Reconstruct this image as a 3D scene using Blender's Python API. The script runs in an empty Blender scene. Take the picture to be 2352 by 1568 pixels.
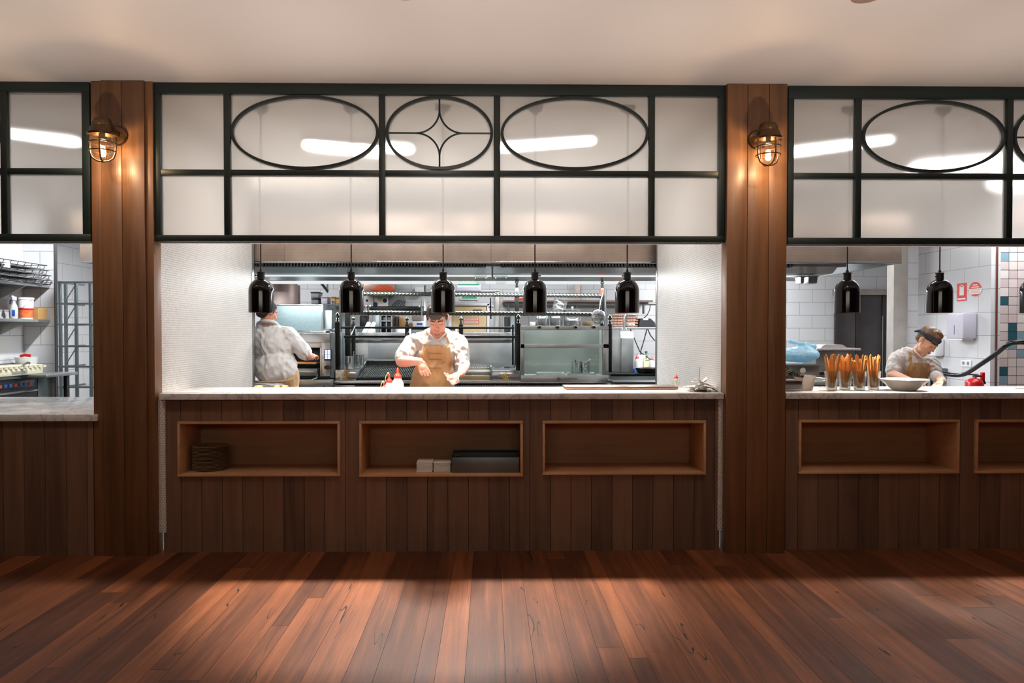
import bpy, bmesh, math, random
from mathutils import Vector, Matrix, noise
from mathutils.bvhtree import BVHTree
R = math.radians
random.seed(7)
SC = bpy.context.scene
COL = SC.collection

# ---------------------------------------------------------------- camera
H, F = 1.495, 1699.0
YAW, PITCH = R(0.9), R(1.0)
CXP = 1125 + F*math.tan(YAW)
CYP = 763 + F*math.tan(PITCH)
cam = bpy.data.objects.new('camera', bpy.data.cameras.new('camera'))
COL.objects.link(cam); SC.camera = cam
cam.location = (0, 0, H)
cam.rotation_euler = (R(90)-PITCH, 0, -YAW)
cam.data.sensor_width = 36; cam.data.lens = F*36/2352
cam.data.shift_x = (1176-CXP)/2352; cam.data.shift_y = (CYP-784)/2352
cam.data.clip_end = 60
FW = Vector((math.sin(YAW)*math.cos(PITCH), math.cos(YAW)*math.cos(PITCH), -math.sin(PITCH)))
RT = Vector((math.cos(YAW), -math.sin(YAW), 0)); UP = RT.cross(FW)
def P(px, py, Y):
    "point at distance Y (world Y) that the photograph shows at pixel px, py"
    d = FW + RT*((px-CXP)/F) - UP*((py-CYP)/F)
    return Vector((0, 0, H)) + d*(Y/d.y)
def PX(px, Y, py=763): return P(px, py, Y).x
def PZ(py, Y, px=1125): return P(px, py, Y).z

# ---------------------------------------------------------------- world, exposure
w = bpy.data.worlds.new('night'); SC.world = w; w.use_nodes = True
w.node_tree.nodes['Background'].inputs[0].default_value = (0.5, 0.36, 0.27, 1)
w.node_tree.nodes['Background'].inputs[1].default_value = 0.03
SC.view_settings.view_transform = 'Standard'; SC.view_settings.look = 'None'
SC.view_settings.gamma = 1; SC.view_settings.exposure = 0
SC.view_settings.use_curve_mapping = False
SC.cycles.use_denoising = True
SC.cycles.max_bounces = 8; SC.cycles.diffuse_bounces = 4; SC.cycles.glossy_bounces = 3
SC.cycles.transmission_bounces = 6; SC.cycles.transparent_max_bounces = 10
SC.cycles.caustics_reflective = False; SC.cycles.caustics_refractive = False
SC.cycles.sample_clamp_indirect = 4

# light strengths in watts
E_BATTEN, E_KITCHEN_FILL, E_HOOD, E_DOWN, E_HEAT, E_CAGE, E_UP, E_KEY = 37, 80, 92, 46, 46, 10, 285, 1450
COOL = (0.93, 0.97, 1.0); WARM = (1.0, 0.87, 0.74); AMBER = (1.0, 0.76, 0.5)
def area(name, loc, sx, sy, power, color, rot=(0, 0, 0), spread=180):
    l = bpy.data.lights.new(name, 'AREA'); l.shape = 'RECTANGLE'; l.size = sx; l.size_y = sy
    l.energy = power; l.color = color; l.spread = R(spread)
    o = bpy.data.objects.new(name, l); o.location = loc; o.rotation_euler = rot; COL.objects.link(o); return o
def spot(name, loc, power, color, size=120, blend=.5, rad=.03, rot=(0, 0, 0)):
    l = bpy.data.lights.new(name, 'SPOT'); l.energy = power; l.color = color
    l.spot_size = R(size); l.spot_blend = blend; l.shadow_soft_size = rad
    o = bpy.data.objects.new(name, l); o.location = loc; o.rotation_euler = rot; COL.objects.link(o); return o
def point(name, loc, power, color, rad=.02):
    l = bpy.data.lights.new(name, 'POINT'); l.energy = power; l.color = color; l.shadow_soft_size = rad
    o = bpy.data.objects.new(name, l); o.location = loc; COL.objects.link(o); return o
ZC = 3.16            # dining ceiling
ZK = 3.10            # kitchen ceiling
# kitchen batten lights (ends from the photograph): the fittings are built in the kitchen part
BATTENS = [((-1.49, 5.97), (-.66, 6.27)), ((.09, 6.2), (.82, 5.95)), ((2.55, 6.32), (3.16, 5.88)), ((-3.75, 5.75), (-3.3, 6.08)),
           ((3.95, 7.0), (4.65, 6.62)), ((5.1, 7.62), (5.9, 7.35))]
for i, (a, b) in enumerate(BATTENS):
    dx, dy = b[0]-a[0], b[1]-a[1]
    area('batten_light', ((a[0]+b[0])/2, (a[1]+b[1])/2, ZK-.085), math.hypot(dx, dy), .06, E_BATTEN*(1, 1, .55, .6, .9, 1.0)[i]*math.hypot(dx, dy), COOL, (0, 0, math.atan2(dy, dx)))
for x, y, sx, e in ((-4.4, 9.4, .4, .9), (-3.0, 10.2, 1.4, .3), (0.2, 10.2, 1.4, .5), (3.4, 10.5, 1.4, 1.1)):
    area('added_kitchen_fill', (x, y, ZK-.2), sx, .3, E_KITCHEN_FILL*e, COOL)  # added fill for the kitchen, kept out of sight, no fittings
for x in (-1.9, .5, 2.6):
    area('hood_tube_light', (x, 8.25, 2.1), 1.9, .06, E_HOOD, COOL)
# two spotlights under the kitchen ceiling, turned toward the counters
for x, y, e in ((-.35, 5.95, 1), (3.62, 5.98, .35)):
    aim = Vector((x+.02, 4.72, 0))-Vector((x, y, ZK-.1))
    o = spot('counter_spotlight_beam', (x, y, ZK-.1), E_KEY*e, (1, .93, .86), 50, .4, .07)
    o.rotation_euler = aim.to_track_quat('-Z', 'Y').to_euler()
# unseen fill lights added above the hood to brighten the kitchen ceiling
for x in (-2.4, 0, 2.4): area('added_hood_top_fill', (x, 7.9, 2.72), 2.0, .1, 38, (1, .95, .9), (R(180), 0, 0))
# dining downlights, one row in front of the counter
for x in (-2.62, -.42, 1.86):
    spot('downlight_beam', (x, 3.65, ZC-.01), E_DOWN, WARM, 64, .9, .04, (R(47), 0, 0))
area('added_front_fill', (0, -1.2, 2.3), 4.0, .5, 26, WARM, (R(80), 0, 0))  # soft fill added behind the camera to lift the facade, no lamp body
# spotlight in the left kitchen turned to the shelves; bodiless fill spots added to brighten the dining ceiling
o = spot('left_kitchen_spotlight_beam', (-3.46, 6.7, ZK-.05), 300, COOL, 95, .8, .05)
o.rotation_euler = (Vector((-5.0, 7.4, 1.3))-o.location).to_track_quat('-Z', 'Y').to_euler()
for x in (-3.4, -1.7, 0, 1.7, 3.4):
    o = spot('added_dining_fill_beam', (x, 2.1, .3), E_UP*(1, .95, .8)[round(abs(x)/1.7)], (1, .93, .86), 50, 1, .06)
    o.rotation_euler = (Vector((x*1.15, 3.95, ZC))-o.location).to_track_quat('-Z', 'Y').to_euler()
# ---------------------------------------------------------------- materials
def lin(c):
    c = c/255.0
    return c/12.92 if c <= .04045 else ((c+.055)/1.055)**2.4
def C(r, g, b): return (lin(r), lin(g), lin(b), 1)
MATS = {}
class N:
    "small wrapper round a node tree"
    def __init__(s, name):
        s.m = bpy.data.materials.new(name); s.m.use_nodes = True; s.t = s.m.node_tree
        s.t.nodes.clear(); s.out = s.t.nodes.new('ShaderNodeOutputMaterial')
    def n(s, typ, **kw):
        nd = s.t.nodes.new('ShaderNode'+typ)
        for k, v in kw.items():
            if k.startswith('i_'):
                k = k[2:]; k = int(k) if k.isdigit() else k.replace('_', ' ')
                s.put(nd, k, v)
            else: setattr(nd, k, v)
        return nd
    def put(s, nd, k, v):
        i = nd.inputs[k]
        if isinstance(v, bpy.types.NodeSocket): s.t.links.new(v, i)
        elif isinstance(v, bpy.types.Node): s.t.links.new(v.outputs[0], i)
        else: i.default_value = v
    def math(s, op, a, b=0.0):
        nd = s.n('Math', operation=op); s.put(nd, 0, a); s.put(nd, 1, b); return nd.outputs[0]
    def vm(s, op, a, b=(0, 0, 0)):
        nd = s.n('VectorMath', operation=op); s.put(nd, 0, a); s.put(nd, 1, b)
        return nd.outputs['Value'] if op in ('LENGTH', 'DISTANCE', 'DOT_PRODUCT') else nd.outputs[0]
    def mix(s, f, a, b):
        nd = s.n('Mix', data_type='RGBA'); s.put(nd, 0, f); s.put(nd, 6, a); s.put(nd, 7, b); return nd.outputs[2]
    def coord(s): return s.n('TexCoord').outputs['Object']
    def world(s): return s.n('NewGeometry').outputs['Position']
    def noise(s, vec, scale, detail=3, sc=(1, 1, 1)):
        mp = s.n('Mapping', i_Vector=vec, i_Scale=sc)
        return s.n('TexNoise', i_Vector=mp.outputs[0], i_Scale=scale, i_Detail=detail).outputs[0]
    def ramp(s, f, stops):
        nd = s.n('ValToRGB', i_0=f); e = nd.color_ramp.elements
        while len(e) < len(stops): e.new(.5)
        for i, (p, c) in enumerate(stops): e[i].position = p; e[i].color = c
        return nd.outputs[0]
    def bsdf(s, **kw):
        b = s.n('BsdfPrincipled')
        for k, v in kw.items(): s.put(b, k.replace('_', ' '), v)
        return b
    def bump(s, h, strength=.2, dist=.01):
        return s.n('Bump', i_Strength=strength, i_Distance=dist, i_Height=h).outputs[0]
    def done(s, sh):
        s.t.links.new(sh.outputs[0] if isinstance(sh, bpy.types.Node) else sh, s.out.inputs[0]); return s.m

def plain(name, col, rough=.5, metal=0, var=.08, scale=30, bump=0, **kw):
    if name in MATS: return MATS[name]
    k = N(name); co = k.coord()
    nz = k.noise(co, scale, 3)
    lo = tuple(min(1, c*(1-var)) for c in col[:3])+(1,); hi = tuple(min(1, c*(1+var)) for c in col[:3])+(1,)
    base = k.ramp(nz, [(.3, lo), (.7, hi)])
    rr = k.math('ADD', k.math('MULTIPLY', nz, rough*.3), rough*.85)
    b = k.bsdf(Base_Color=base, Roughness=rr, Metallic=metal, **kw)
    if bump: k.put(b, 'Normal', k.bump(nz, bump, .005))
    MATS[name] = k.done(b); return MATS[name]
def emit(name, col, st):
    if name in MATS: return MATS[name]
    k = N(name); MATS[name] = k.done(k.n('Emission', i_0=col, i_1=st)); return MATS[name]

def wood(name, dark, light, grain='Z', rough=.45, tv=.75, fine=1, coat=0):
    "boards: each carries its own face attribute tone; grain runs along one axis"
    k = N(name); co = k.coord()
    tone = k.n('Attribute', attribute_name='tone').outputs['Fac']
    off = k.n('CombineXYZ', i_0=k.math('MULTIPLY', tone, 37.0), i_1=k.math('MULTIPLY', tone, 91.0), i_2=k.math('MULTIPLY', tone, 53.0)).outputs[0]
    v = k.vm('ADD', co, off)
    st = {'X': (.06, 1, 1), 'Y': (1, .05, 1), 'Z': (1, 1, .06)}[grain]
    g1 = k.noise(v, 22*fine, 5, st); g2 = k.noise(v, 140*fine, 3, tuple(a*.5 if a < .5 else a for a in st)); g3 = k.noise(v, 3.2, 2, (1, .35, .35))
    f = k.math('ADD', k.math('MULTIPLY', g1, .55), k.math('ADD', k.math('MULTIPLY', g2, .2), k.math('MULTIPLY', g3, .25)))
    f = k.math('ADD', f, k.math('MULTIPLY', k.math('SUBTRACT', tone, .5), tv))
    col = k.ramp(f, [(.22, dark), (.5, tuple((a+b)/2 for a, b in zip(dark, light))), (.82, light)])
    b = k.bsdf(Base_Color=col, Roughness=k.math('ADD', rough-.1, k.math('MULTIPLY', g1, .25)), Coat_Weight=coat, Coat_Roughness=.3)
    k.put(b, 'Normal', k.bump(k.math('ADD', g1, g2), .12, .004))
    MATS[name] = k.done(b); return MATS[name]

def floor_wood():
    k = N('floor_boards'); co = k.coord()
    tone = k.n('Attribute', attribute_name='tone').outputs['Fac']
    off = k.n('CombineXYZ', i_0=k.math('MULTIPLY', tone, 37.0), i_1=k.math('MULTIPLY', tone, 91.0), i_2=0.0).outputs[0]
    v = k.vm('ADD', co, off)
    g1 = k.noise(v, 30, 6, (1, .04, 1)); g2 = k.noise(v, 160, 4, (1, .03, 1)); g3 = k.noise(v, 2.6, 3, (1, .5, 1))
    f = k.math('ADD', k.math('MULTIPLY', g1, .5), k.math('ADD', k.math('MULTIPLY', g2, .22), k.math('MULTIPLY', g3, .28)))
    f = k.math('ADD', f, k.math('MULTIPLY', k.math('SUBTRACT', tone, .5), .27))
    col = k.ramp(f, [(.2, C(58, 30, 19)), (.42, C(94, 54, 33)), (.62, C(132, 77, 46)), (.85, C(172, 106, 66))])
    # thin dark checks that follow the grain
    w1 = k.noise(v, 5, 2, (1, .25, 1))
    cr = k.math('ABSOLUTE', k.math('SUBTRACT', k.noise(v, 9, 2, (1, .07, 1)), .5))
    crack = k.math('MULTIPLY', k.math('LESS_THAN', cr, .0035), k.math('GREATER_THAN', w1, .56))
    col = k.mix(crack, col, C(30, 14, 10))
    wear = k.noise(co, 1.7, 4)
    rgh = k.math('ADD', k.math('MULTIPLY', wear, .3), k.math('ADD', .3, k.math('MULTIPLY', g1, .16)))
    b = k.bsdf(Base_Color=col, Roughness=rgh)
    k.put(b, 'Specular IOR Level', .25)
    k.put(b, 'Normal', k.bump(k.math('ADD', k.math('ADD', g1, g2), k.math('MULTIPLY', crack, -2.0)), .1, .004))
    return k.done(b)

def penny_tile(axis):
    "round white mosaic on a hexagonal grid, seen in the wall's own plane"
    k = N('penny_mosaic_'+axis); co = k.world()
    s = k.n('SeparateXYZ', i_0=co)
    u = s.outputs['XYZ'.index(axis)]; p = .0185
    uv = k.n('CombineXYZ', i_0=k.math('DIVIDE', u, p), i_1=k.math('DIVIDE', s.outputs[2], p*1.7320508), i_2=0.0).outputs[0]
    def cell(o):
        q = k.vm('SUBTRACT', k.vm('FRACTION', k.vm('ADD', uv, o)), (.5, .5, 0))
        return k.vm('LENGTH', k.vm('MULTIPLY', q, (1, 1.7320508, 0)))
    d = k.math('MINIMUM', cell((0, 0, 0)), cell((.5, .5, 0)))
    gr = k.math('GREATER_THAN', d, .455)
    nz = k.n('TexWhiteNoise', i_Vector=k.vm('FLOOR', k.vm('MULTIPLY', uv, (2, 2, 0)))).outputs[0]
    col = k.mix(gr, k.ramp(nz, [(0, C(222, 216, 208)), (1, C(244, 240, 236))]), C(158, 146, 134))
    b = k.bsdf(Base_Color=col, Roughness=k.math('ADD', .38, k.math('MULTIPLY', gr, .4)))
    k.put(b, 'Normal', k.bump(k.math('SUBTRACT', 1.0, k.math('POWER', d, 3.0)), .25, .002))
    return k.done(b)
def wall_tile(name, axis, w=.5, h=.25, col=(214, 214, 216), dk=(160, 156, 154)):
    k = N(name); co = k.world(); s = k.n('SeparateXYZ', i_0=co)
    uv = k.n('CombineXYZ', i_0=s.outputs['XYZ'.index(axis)], i_1=k.math('ADD', s.outputs[2], .04), i_2=0.0).outputs[0]
    br = k.n('TexBrick', i_Vector=uv, i_Color1=C(*col), i_Color2=C(*[c-4 for c in col]), i_Mortar=C(*dk), i_Scale=1.0, i_Mortar_Size=.0035, i_Mortar_Smooth=.1, i_Brick_Width=w, i_Row_Height=h)
    b = k.bsdf(Base_Color=br.outputs[0], Roughness=.22)
    k.put(b, 'Normal', k.bump(br.outputs[1], -.2, .004))
    return k.done(b)
def checker_tile():
    k = N('coloured_square_tile'); co = k.world(); s = k.n('SeparateXYZ', i_0=co)
    uv = k.vm('DIVIDE', k.n('CombineXYZ', i_0=k.math('SUBTRACT', s.outputs[0], 5.335), i_1=s.outputs[2], i_2=0.0).outputs[0], (.0937, .0937, 1))
    cell = k.vm('FLOOR', uv); fr = k.vm('FRACTION', uv); f2 = k.n('SeparateXYZ', i_0=fr)
    wn = k.n('TexWhiteNoise', noise_dimensions='2D', i_Vector=cell).outputs[0]
    nd = k.n('ValToRGB', i_0=wn); nd.color_ramp.interpolation = 'CONSTANT'
    e = nd.color_ramp.elements
    for _ in range(3): e.new(.5)
    for i, (p, c) in enumerate([(0, C(222, 206, 202)), (.36, C(208, 190, 188)), (.68, C(130, 156, 166)), (.82, C(48, 88, 98)), (.88, C(226, 214, 208))]): e[i].position = p; e[i].color = c
    g = k.math('MAXIMUM', k.math('LESS_THAN', f2.outputs[0], .045), k.math('LESS_THAN', f2.outputs[1], .055))
    b = k.bsdf(Base_Color=k.mix(g, nd.outputs[0], C(48, 44, 48)), Roughness=.3)
    return k.done(b)
def steel(name, tint=(178, 182, 182), rough=.3, axis='X', perf=False, var=.12):
    if name in MATS: return MATS[name]
    k = N(name); co = k.coord()
    st = {'X': (.03, 1, 1), 'Z': (1, 1, .03), 'Y': (1, .03, 1)}[axis]
    g = k.noise(co, 180, 2, st); big = k.noise(co, 4, 2)
    c0 = C(*[t*(1-var) for t in tint]); col = k.ramp(big, [(.3, c0), (.7, C(*tint))])
    b = k.bsdf(Roughness=k.math('ADD', rough*.9, k.math('MULTIPLY', g, rough*.2)), Metallic=.88)
    if perf:
        s = k.n('SeparateXYZ', i_0=k.world()); p = .0105
        uv = k.n('CombineXYZ', i_0=k.math('DIVIDE', k.math('ADD', s.outputs[0], s.outputs[1]), p), i_1=k.math('DIVIDE', s.outputs[2], p*1.732), i_2=0.0).outputs[0]
        def cell(o):
            q = k.vm('SUBTRACT', k.vm('FRACTION', k.vm('ADD', uv, o)), (.5, .5, 0))
            return k.vm('LENGTH', k.vm('MULTIPLY', q, (1, 1.732, 0)))
        d = k.math('MINIMUM', cell((0, 0, 0)), cell((.5, .5, 0)))
        dot = k.math('LESS_THAN', d, .22)
        col = k.mix(dot, col, C(70, 58, 52)); 
        k.put(b, 'Metallic', k.math('SUBTRACT', .8, k.math('MULTIPLY', dot, .6)))
    k.put(b, 'Base Color', col)
    k.put(b, 'Normal', k.bump(g, .004, .001))
    MATS[name] = k.done(b); return MATS[name]
def marble():
    k = N('white_marble'); co = k.world()
    n1 = k.n('TexNoise', i_Vector=co, i_Scale=3.0, i_Detail=6, i_Distortion=2.2).outputs[0]
    v = k.math('ABSOLUTE', k.math('SUBTRACT', n1, .5))
    n2 = k.n('TexNoise', i_Vector=co, i_Scale=11.0, i_Detail=5, i_Distortion=1.6).outputs[0]
    v2 = k.math('ABSOLUTE', k.math('SUBTRACT', n2, .5))
    col = k.ramp(v, [(0, C(182, 178, 178)), (.025, C(216, 212, 210)), (.09, C(230, 227, 225))])
    col = k.mix(k.math('MULTIPLY', k.math('LESS_THAN', v2, .012), .3), col, C(140, 132, 134))
    return k.done(k.bsdf(Base_Color=col, Roughness=.16))
def frosted():
    "etched film glass: part of the light goes straight through blurred, part scatters"
    k = N('etched_glass')
    nz = k.noise(k.world(), 900, 2)
    tr = k.n('BsdfTranslucent', i_Color=(.92, .84, .77, 1))
    rf = k.n('BsdfRefraction', i_Color=(.92, .86, .80, 1), i_Roughness=.6, i_IOR=1.06)
    gl = k.n('BsdfGlossy', i_Color=(.9, .9, .9, 1), i_Roughness=k.math('ADD', .28, k.math('MULTIPLY', nz, .1)))
    m1 = k.n('MixShader', i_0=.5, i_1=tr, i_2=rf); m2 = k.n('MixShader', i_0=.05, i_1=m1, i_2=gl)
    return k.done(m2)
def clear(name, tint=(1, 1, 1, 1), amount=.12, rough=.03):
    if name in MATS: return MATS[name]
    k = N(name); t = k.n('BsdfTransparent', i_Color=tint); g = k.n('BsdfGlossy', i_Color=(1, 1, 1, 1), i_Roughness=rough)
    fr = k.n('LayerWeight', i_Blend=.35).outputs['Facing']
    MATS[name] = k.done(k.n('MixShader', i_0=k.math('ADD', amount*.35, k.math('MULTIPLY', k.math('POWER', fr, 2.0), amount*5)), i_1=t, i_2=g)); return MATS[name]
def milky(name, col, tr=.35, rough=.35):
    "thin translucent plastic"
    if name in MATS: return MATS[name]
    k = N(name); a = k.bsdf(Base_Color=col, Roughness=rough); b = k.n('BsdfTranslucent', i_Color=col)
    MATS[name] = k.done(k.n('MixShader', i_0=tr, i_1=a, i_2=b)); return MATS[name]
def skin(name, col, red):
    k = N(name); co = k.coord(); n1 = k.noise(co, 14, 3); n2 = k.noise(co, 260, 2)
    b = k.bsdf(Base_Color=k.mix(k.math('MULTIPLY', n1, .8), col, red), Roughness=.48, Subsurface_Weight=.12, Subsurface_Radius=(.02, .008, .004), Subsurface_Scale=.6)
    k.put(b, 'Normal', k.bump(n2, .08, .001)); return k.done(b)
def cloth(name, col, sc=900, var=.06):
    if name in MATS: return MATS[name]
    k = N(name); co = k.coord(); n1 = k.noise(co, sc, 2); n2 = k.noise(co, 9, 4)
    lo = tuple(c*(1-var) for c in col[:3])+(1,); hi = tuple(min(1, c*(1+var)) for c in col[:3])+(1,)
    b = k.bsdf(Base_Color=k.ramp(n2, [(.3, lo), (.7, hi)]), Roughness=.85, Sheen_Weight=.15)
    k.put(b, 'Normal', k.bump(k.math('ADD', k.math('MULTIPLY', n1, .1), n2), .2, .01))
    MATS[name] = k.done(b); return MATS[name]
def plaster(name, col):
    k = N(name); co = k.world(); n1 = k.noise(co, .7, 3); n2 = k.noise(co, 120, 2)
    b = k.bsdf(Base_Color=k.ramp(n1, [(.3, tuple(c*.97 for c in col[:3])+(1,)), (.7, col)]), Roughness=.55)
    k.put(b, 'Normal', k.bump(k.math('ADD', n1, k.math('MULTIPLY', n2, .02)), .25, .03)); return k.done(b)

W_PANEL = wood('facade_boards', C(84, 61, 48), C(144, 107, 84), 'Z', .5, .32)
W_POST = wood('post_boards', C(84, 56, 37), C(148, 103, 68), 'Z', .38, .3)
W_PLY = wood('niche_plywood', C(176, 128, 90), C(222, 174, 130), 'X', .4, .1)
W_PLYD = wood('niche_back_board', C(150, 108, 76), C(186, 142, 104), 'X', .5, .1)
M_FLOOR = floor_wood(); M_PENNY = penny_tile('Y'); M_PENNYX = penny_tile('X')
M_TX = wall_tile('kitchen_tile_facing', 'X', .4, .2); M_TY = wall_tile('kitchen_tile_side', 'Y'); M_CHECK = checker_tile()
ST = steel('brushed_steel'); STV = steel('brushed_steel_upright', axis='Z'); STD = steel('dull_steel', (120, 128, 130), .42, 'Z')
STP = steel('polished_steel', (200, 203, 204), .14); PERF = steel('perforated_steel', (208, 186, 170), .4, 'Z', True)
STDOOR = steel('dark_steel_door', (104, 98, 98), .36, 'Z'); COPPER = steel('copper_lining', (220, 130, 90), .25)
MARBLE = marble(); FROST = frosted(); GLASS = clear('clear_glass'); GLASSG = clear('greenish_glass', (.93, .97, .955, 1), .1)
M_CEIL = plaster('painted_ceiling', C(226, 214, 206)); M_KCEIL = plaster('kitchen_ceiling', C(236, 232, 228)); M_WALLP = plaster('dining_wall', C(120, 100, 84))
GREEN = plain('dark_green_frame', C(24, 36, 34), .42); BLACK = plain('black_enamel', C(7, 7, 9), .1, 0, .05)
BLK = plain('black_iron', C(22, 24, 22), .3, .6); RUB = plain('black_plastic', C(20, 20, 22), .5); CORD = plain('black_cord', C(14, 14, 14), .6)
BRASS = steel('aged_brass', (104, 78, 52), .28); IRONB = steel('rope_iron', (96, 100, 92), .2)
WHITE = plain('white_plastic', C(236, 236, 238), .35, 0, .03); LILAC = plain('pale_lilac_plastic', C(205, 200, 214), .4, 0, .03)
SQZ = milky('squeeze_plastic', C(238, 238, 236), .4); REDP = plain('red_plastic', C(228, 52, 30), .35); DRED = plain('dark_red_plastic', C(190, 20, 22), .3)
YEL = plain('yellow_plastic', C(240, 205, 90), .4); CREAM = plain('cream_plastic', C(206, 198, 170), .5)
CARD = plain('cardboard', C(196, 150, 92), .8); CERAM = plain('glazed_ceramic', C(226, 220, 212), .15, 0, .03); STONEW = plain('stoneware', C(160, 140, 112), .5)
PAPER = plain('white_paper', C(238, 234, 228), .8, 0, .03); BLUEP = plain('blue_plastic', C(30, 90, 190), .4); NAVY = plain('navy_cloth', C(24, 34, 78), .7)
SIGNR = plain('sign_red', C(222, 38, 26), .4, 0, .03); SIGNO = plain('sign_orange', C(240, 92, 40), .4, 0, .03); SIGNG = emit('sign_green', C(60, 190, 150), .8)
ORANGE = plain('plain_orange', C(214, 92, 52), .35); TANDOOR = plain('tan_door_paint', C(220, 192, 146), .5, 0, .03)
GREY = plain('grey_plastic', C(130, 134, 136), .5); GOLD = steel('gold_inlay', (196, 154, 78), .3); GREENL = plain('herb_leaves', C(44, 70, 34), .6, 0, .35, 60)
CRUST = plain('baked_crust', C(200, 140, 76), .7, 0, .22, 40, .3); TUBE = emit('tube_diffuser', (.93, .97, 1, 1), .9)
# ---------------------------------------------------------------- mesh building
class MB:
    def __init__(s):
        s.bm = bmesh.new(); s.tl = s.bm.faces.layers.float.new('tone')
    def _tone(s, fs, tone):
        for f in fs: f[s.tl] = tone
    def box(s, a, b, bev=0, tone=.5, M=None):
        x0, y0, z0 = [min(p, q) for p, q in zip(a, b)]; x1, y1, z1 = [max(p, q) for p, q in zip(a, b)]
        vs = [s.bm.verts.new(c) for c in ((x0, y0, z0), (x1, y0, z0), (x1, y1, z0), (x0, y1, z0), (x0, y0, z1), (x1, y0, z1), (x1, y1, z1), (x0, y1, z1))]
        fs = [s.bm.faces.new([vs[i] for i in q]) for q in ((3, 2, 1, 0), (4, 5, 6, 7), (0, 1, 5, 4), (1, 2, 6, 5), (2, 3, 7, 6), (3, 0, 4, 7))]
        s._tone(fs, tone)
        if bev:
            es = {e for f in fs for e in f.edges}
            r = bmesh.ops.bevel(s.bm, geom=list(es), offset=min(bev, .45*min(x1-x0, y1-y0, z1-z0)), segments=2, affect='EDGES', profile=.5)
            s._tone(r['faces'], tone); vs = list({v for f in r['faces'] for v in f.verts})
        if M is not None: bmesh.ops.transform(s.bm, matrix=M, verts=vs)
        return s
    def rings(s, rs, cap0=True, cap1=True, tone=.5, closed=True):
        prev = None; V = [[s.bm.verts.new(p) for p in r] for r in rs]; n = len(rs[0])
        for a, b in zip(V, V[1:]):
            for i in range(n if closed else n-1):
                j = (i+1) % n
                try: s.bm.faces.new((a[i], a[j], b[j], b[i]))[s.tl] = tone
                except ValueError: pass
        if cap0 and closed: s.bm.faces.new(V[0][::-1])[s.tl] = tone
        if cap1 and closed: s.bm.faces.new(V[-1])[s.tl] = tone
        return s
    def lathe(s, prof, c=(0, 0, 0), seg=28, M=None, sx=1, sy=1, cap0=True, cap1=True):
        rs = []
        for r, z in prof:
            r = max(r, .0004)
            ring = [Vector((r*sx*math.cos(2*math.pi*i/seg), r*sy*math.sin(2*math.pi*i/seg), z)) for i in range(seg)]
            if M is not None: ring = [M @ p for p in ring]
            rs.append([p+Vector(c) for p in ring])
        return s.rings(rs, cap0, cap1)
    def cyl(s, p0, p1, r0, r1=None, seg=16): return s.tube([p0, p1], [r0, r0 if r1 is None else r1], seg)
    def tube(s, pts, r, seg=10, lobes=0, depth=0, twist=0):
        pts = [Vector(p) for p in pts]; n = len(pts); rr = r if isinstance(r, (list, tuple)) else [r]*n
        t = (pts[1]-pts[0]).normalized(); a = Vector((0, 0, 1)) if abs(t.z) < .9 else Vector((1, 0, 0))
        u = t.cross(a).normalized(); rs = []
        for i, p in enumerate(pts):
            d = (pts[min(i+1, n-1)]-pts[max(i-1, 0)]).normalized()
            u = (u-d*u.dot(d)).normalized(); v = d.cross(u)
            ring = []
            for k in range(seg):
                th = 2*math.pi*k/seg; q = rr[i]*(1+(depth*math.cos(lobes*th+twist*i) if lobes else 0))
                ring.append(p+u*(q*math.cos(th))+v*(q*math.sin(th)))
            rs.append(ring)
        return s.rings(rs)
    def ball(s, c, r, sub=2, M=None):
        rx, ry, rz = r if isinstance(r, (tuple, list)) else (r, r, r)
        g = bmesh.ops.create_icosphere(s.bm, subdivisions=sub, radius=1)
        T = Matrix.Translation(c) @ (M.to_4x4() if M is not None else Matrix()) @ Matrix.Diagonal((rx, ry, rz, 1))
        bmesh.ops.transform(s.bm, matrix=T, verts=g['verts']); return s
    def caps(s, p0, p1, r0, r1=None, flat=1, nrm=None):
        r1 = r0 if r1 is None else r1
        s.cyl(p0, p1, r0, r1, 14)
        s.ball(p0, r0); s.ball(p1, r1); return s
    def prism(s, poly, a0, a1, axis='y'):
        "poly of 2D points (x,z) for axis y, (y,z) for axis x, (x,y) for axis z"
        f = {'y': lambda p, a: (p[0], a, p[1]), 'x': lambda p, a: (a, p[0], p[1]), 'z': lambda p, a: (p[0], p[1], a)}[axis]
        return s.rings([[Vector(f(p, a0)) for p in poly], [Vector(f(p, a1)) for p in poly]])
    def ring_xz(s, cx, cz, rx, rz, t, y0, y1, seg=72):
        "elliptical ring standing in the X Z plane"
        rs = []
        for i in range(seg+1):
            th = 2*math.pi*i/seg; c, q = math.cos(th), math.sin(th)
            o = (cx+rx*c, cz+rz*q); n_ = (cx+(rx-t)*c, cz+(rz-t)*q)
            rs.append([Vector((o[0], y0, o[1])), Vector((n_[0], y0, n_[1])), Vector((n_[0], y1, n_[1])), Vector((o[0], y1, o[1]))])
        return s.rings(rs, False, False)
    def quad(s, pts, tone=.5):
        s.bm.faces.new([s.bm.verts.new(p) for p in pts])[s.tl] = tone; return s
    def build(s, name, mat, parent=None, smooth=35, label=None, cat=None, group=None, kind=None):
        bmesh.ops.recalc_face_normals(s.bm, faces=s.bm.faces)
        me = bpy.data.meshes.new(name); s.bm.to_mesh(me); s.bm.free()
        return link(name, me, mat, parent, smooth, label, cat, group, kind)
def world_off(p):
    v = Vector((0, 0, 0))
    while p is not None: v += p.location; p = p.parent
    return v
def tag(o, label=None, cat=None, group=None, kind=None):
    if label: o['label'] = label
    if cat: o['category'] = cat
    if group: o['group'] = group
    if kind: o['kind'] = kind
    return o
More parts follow.
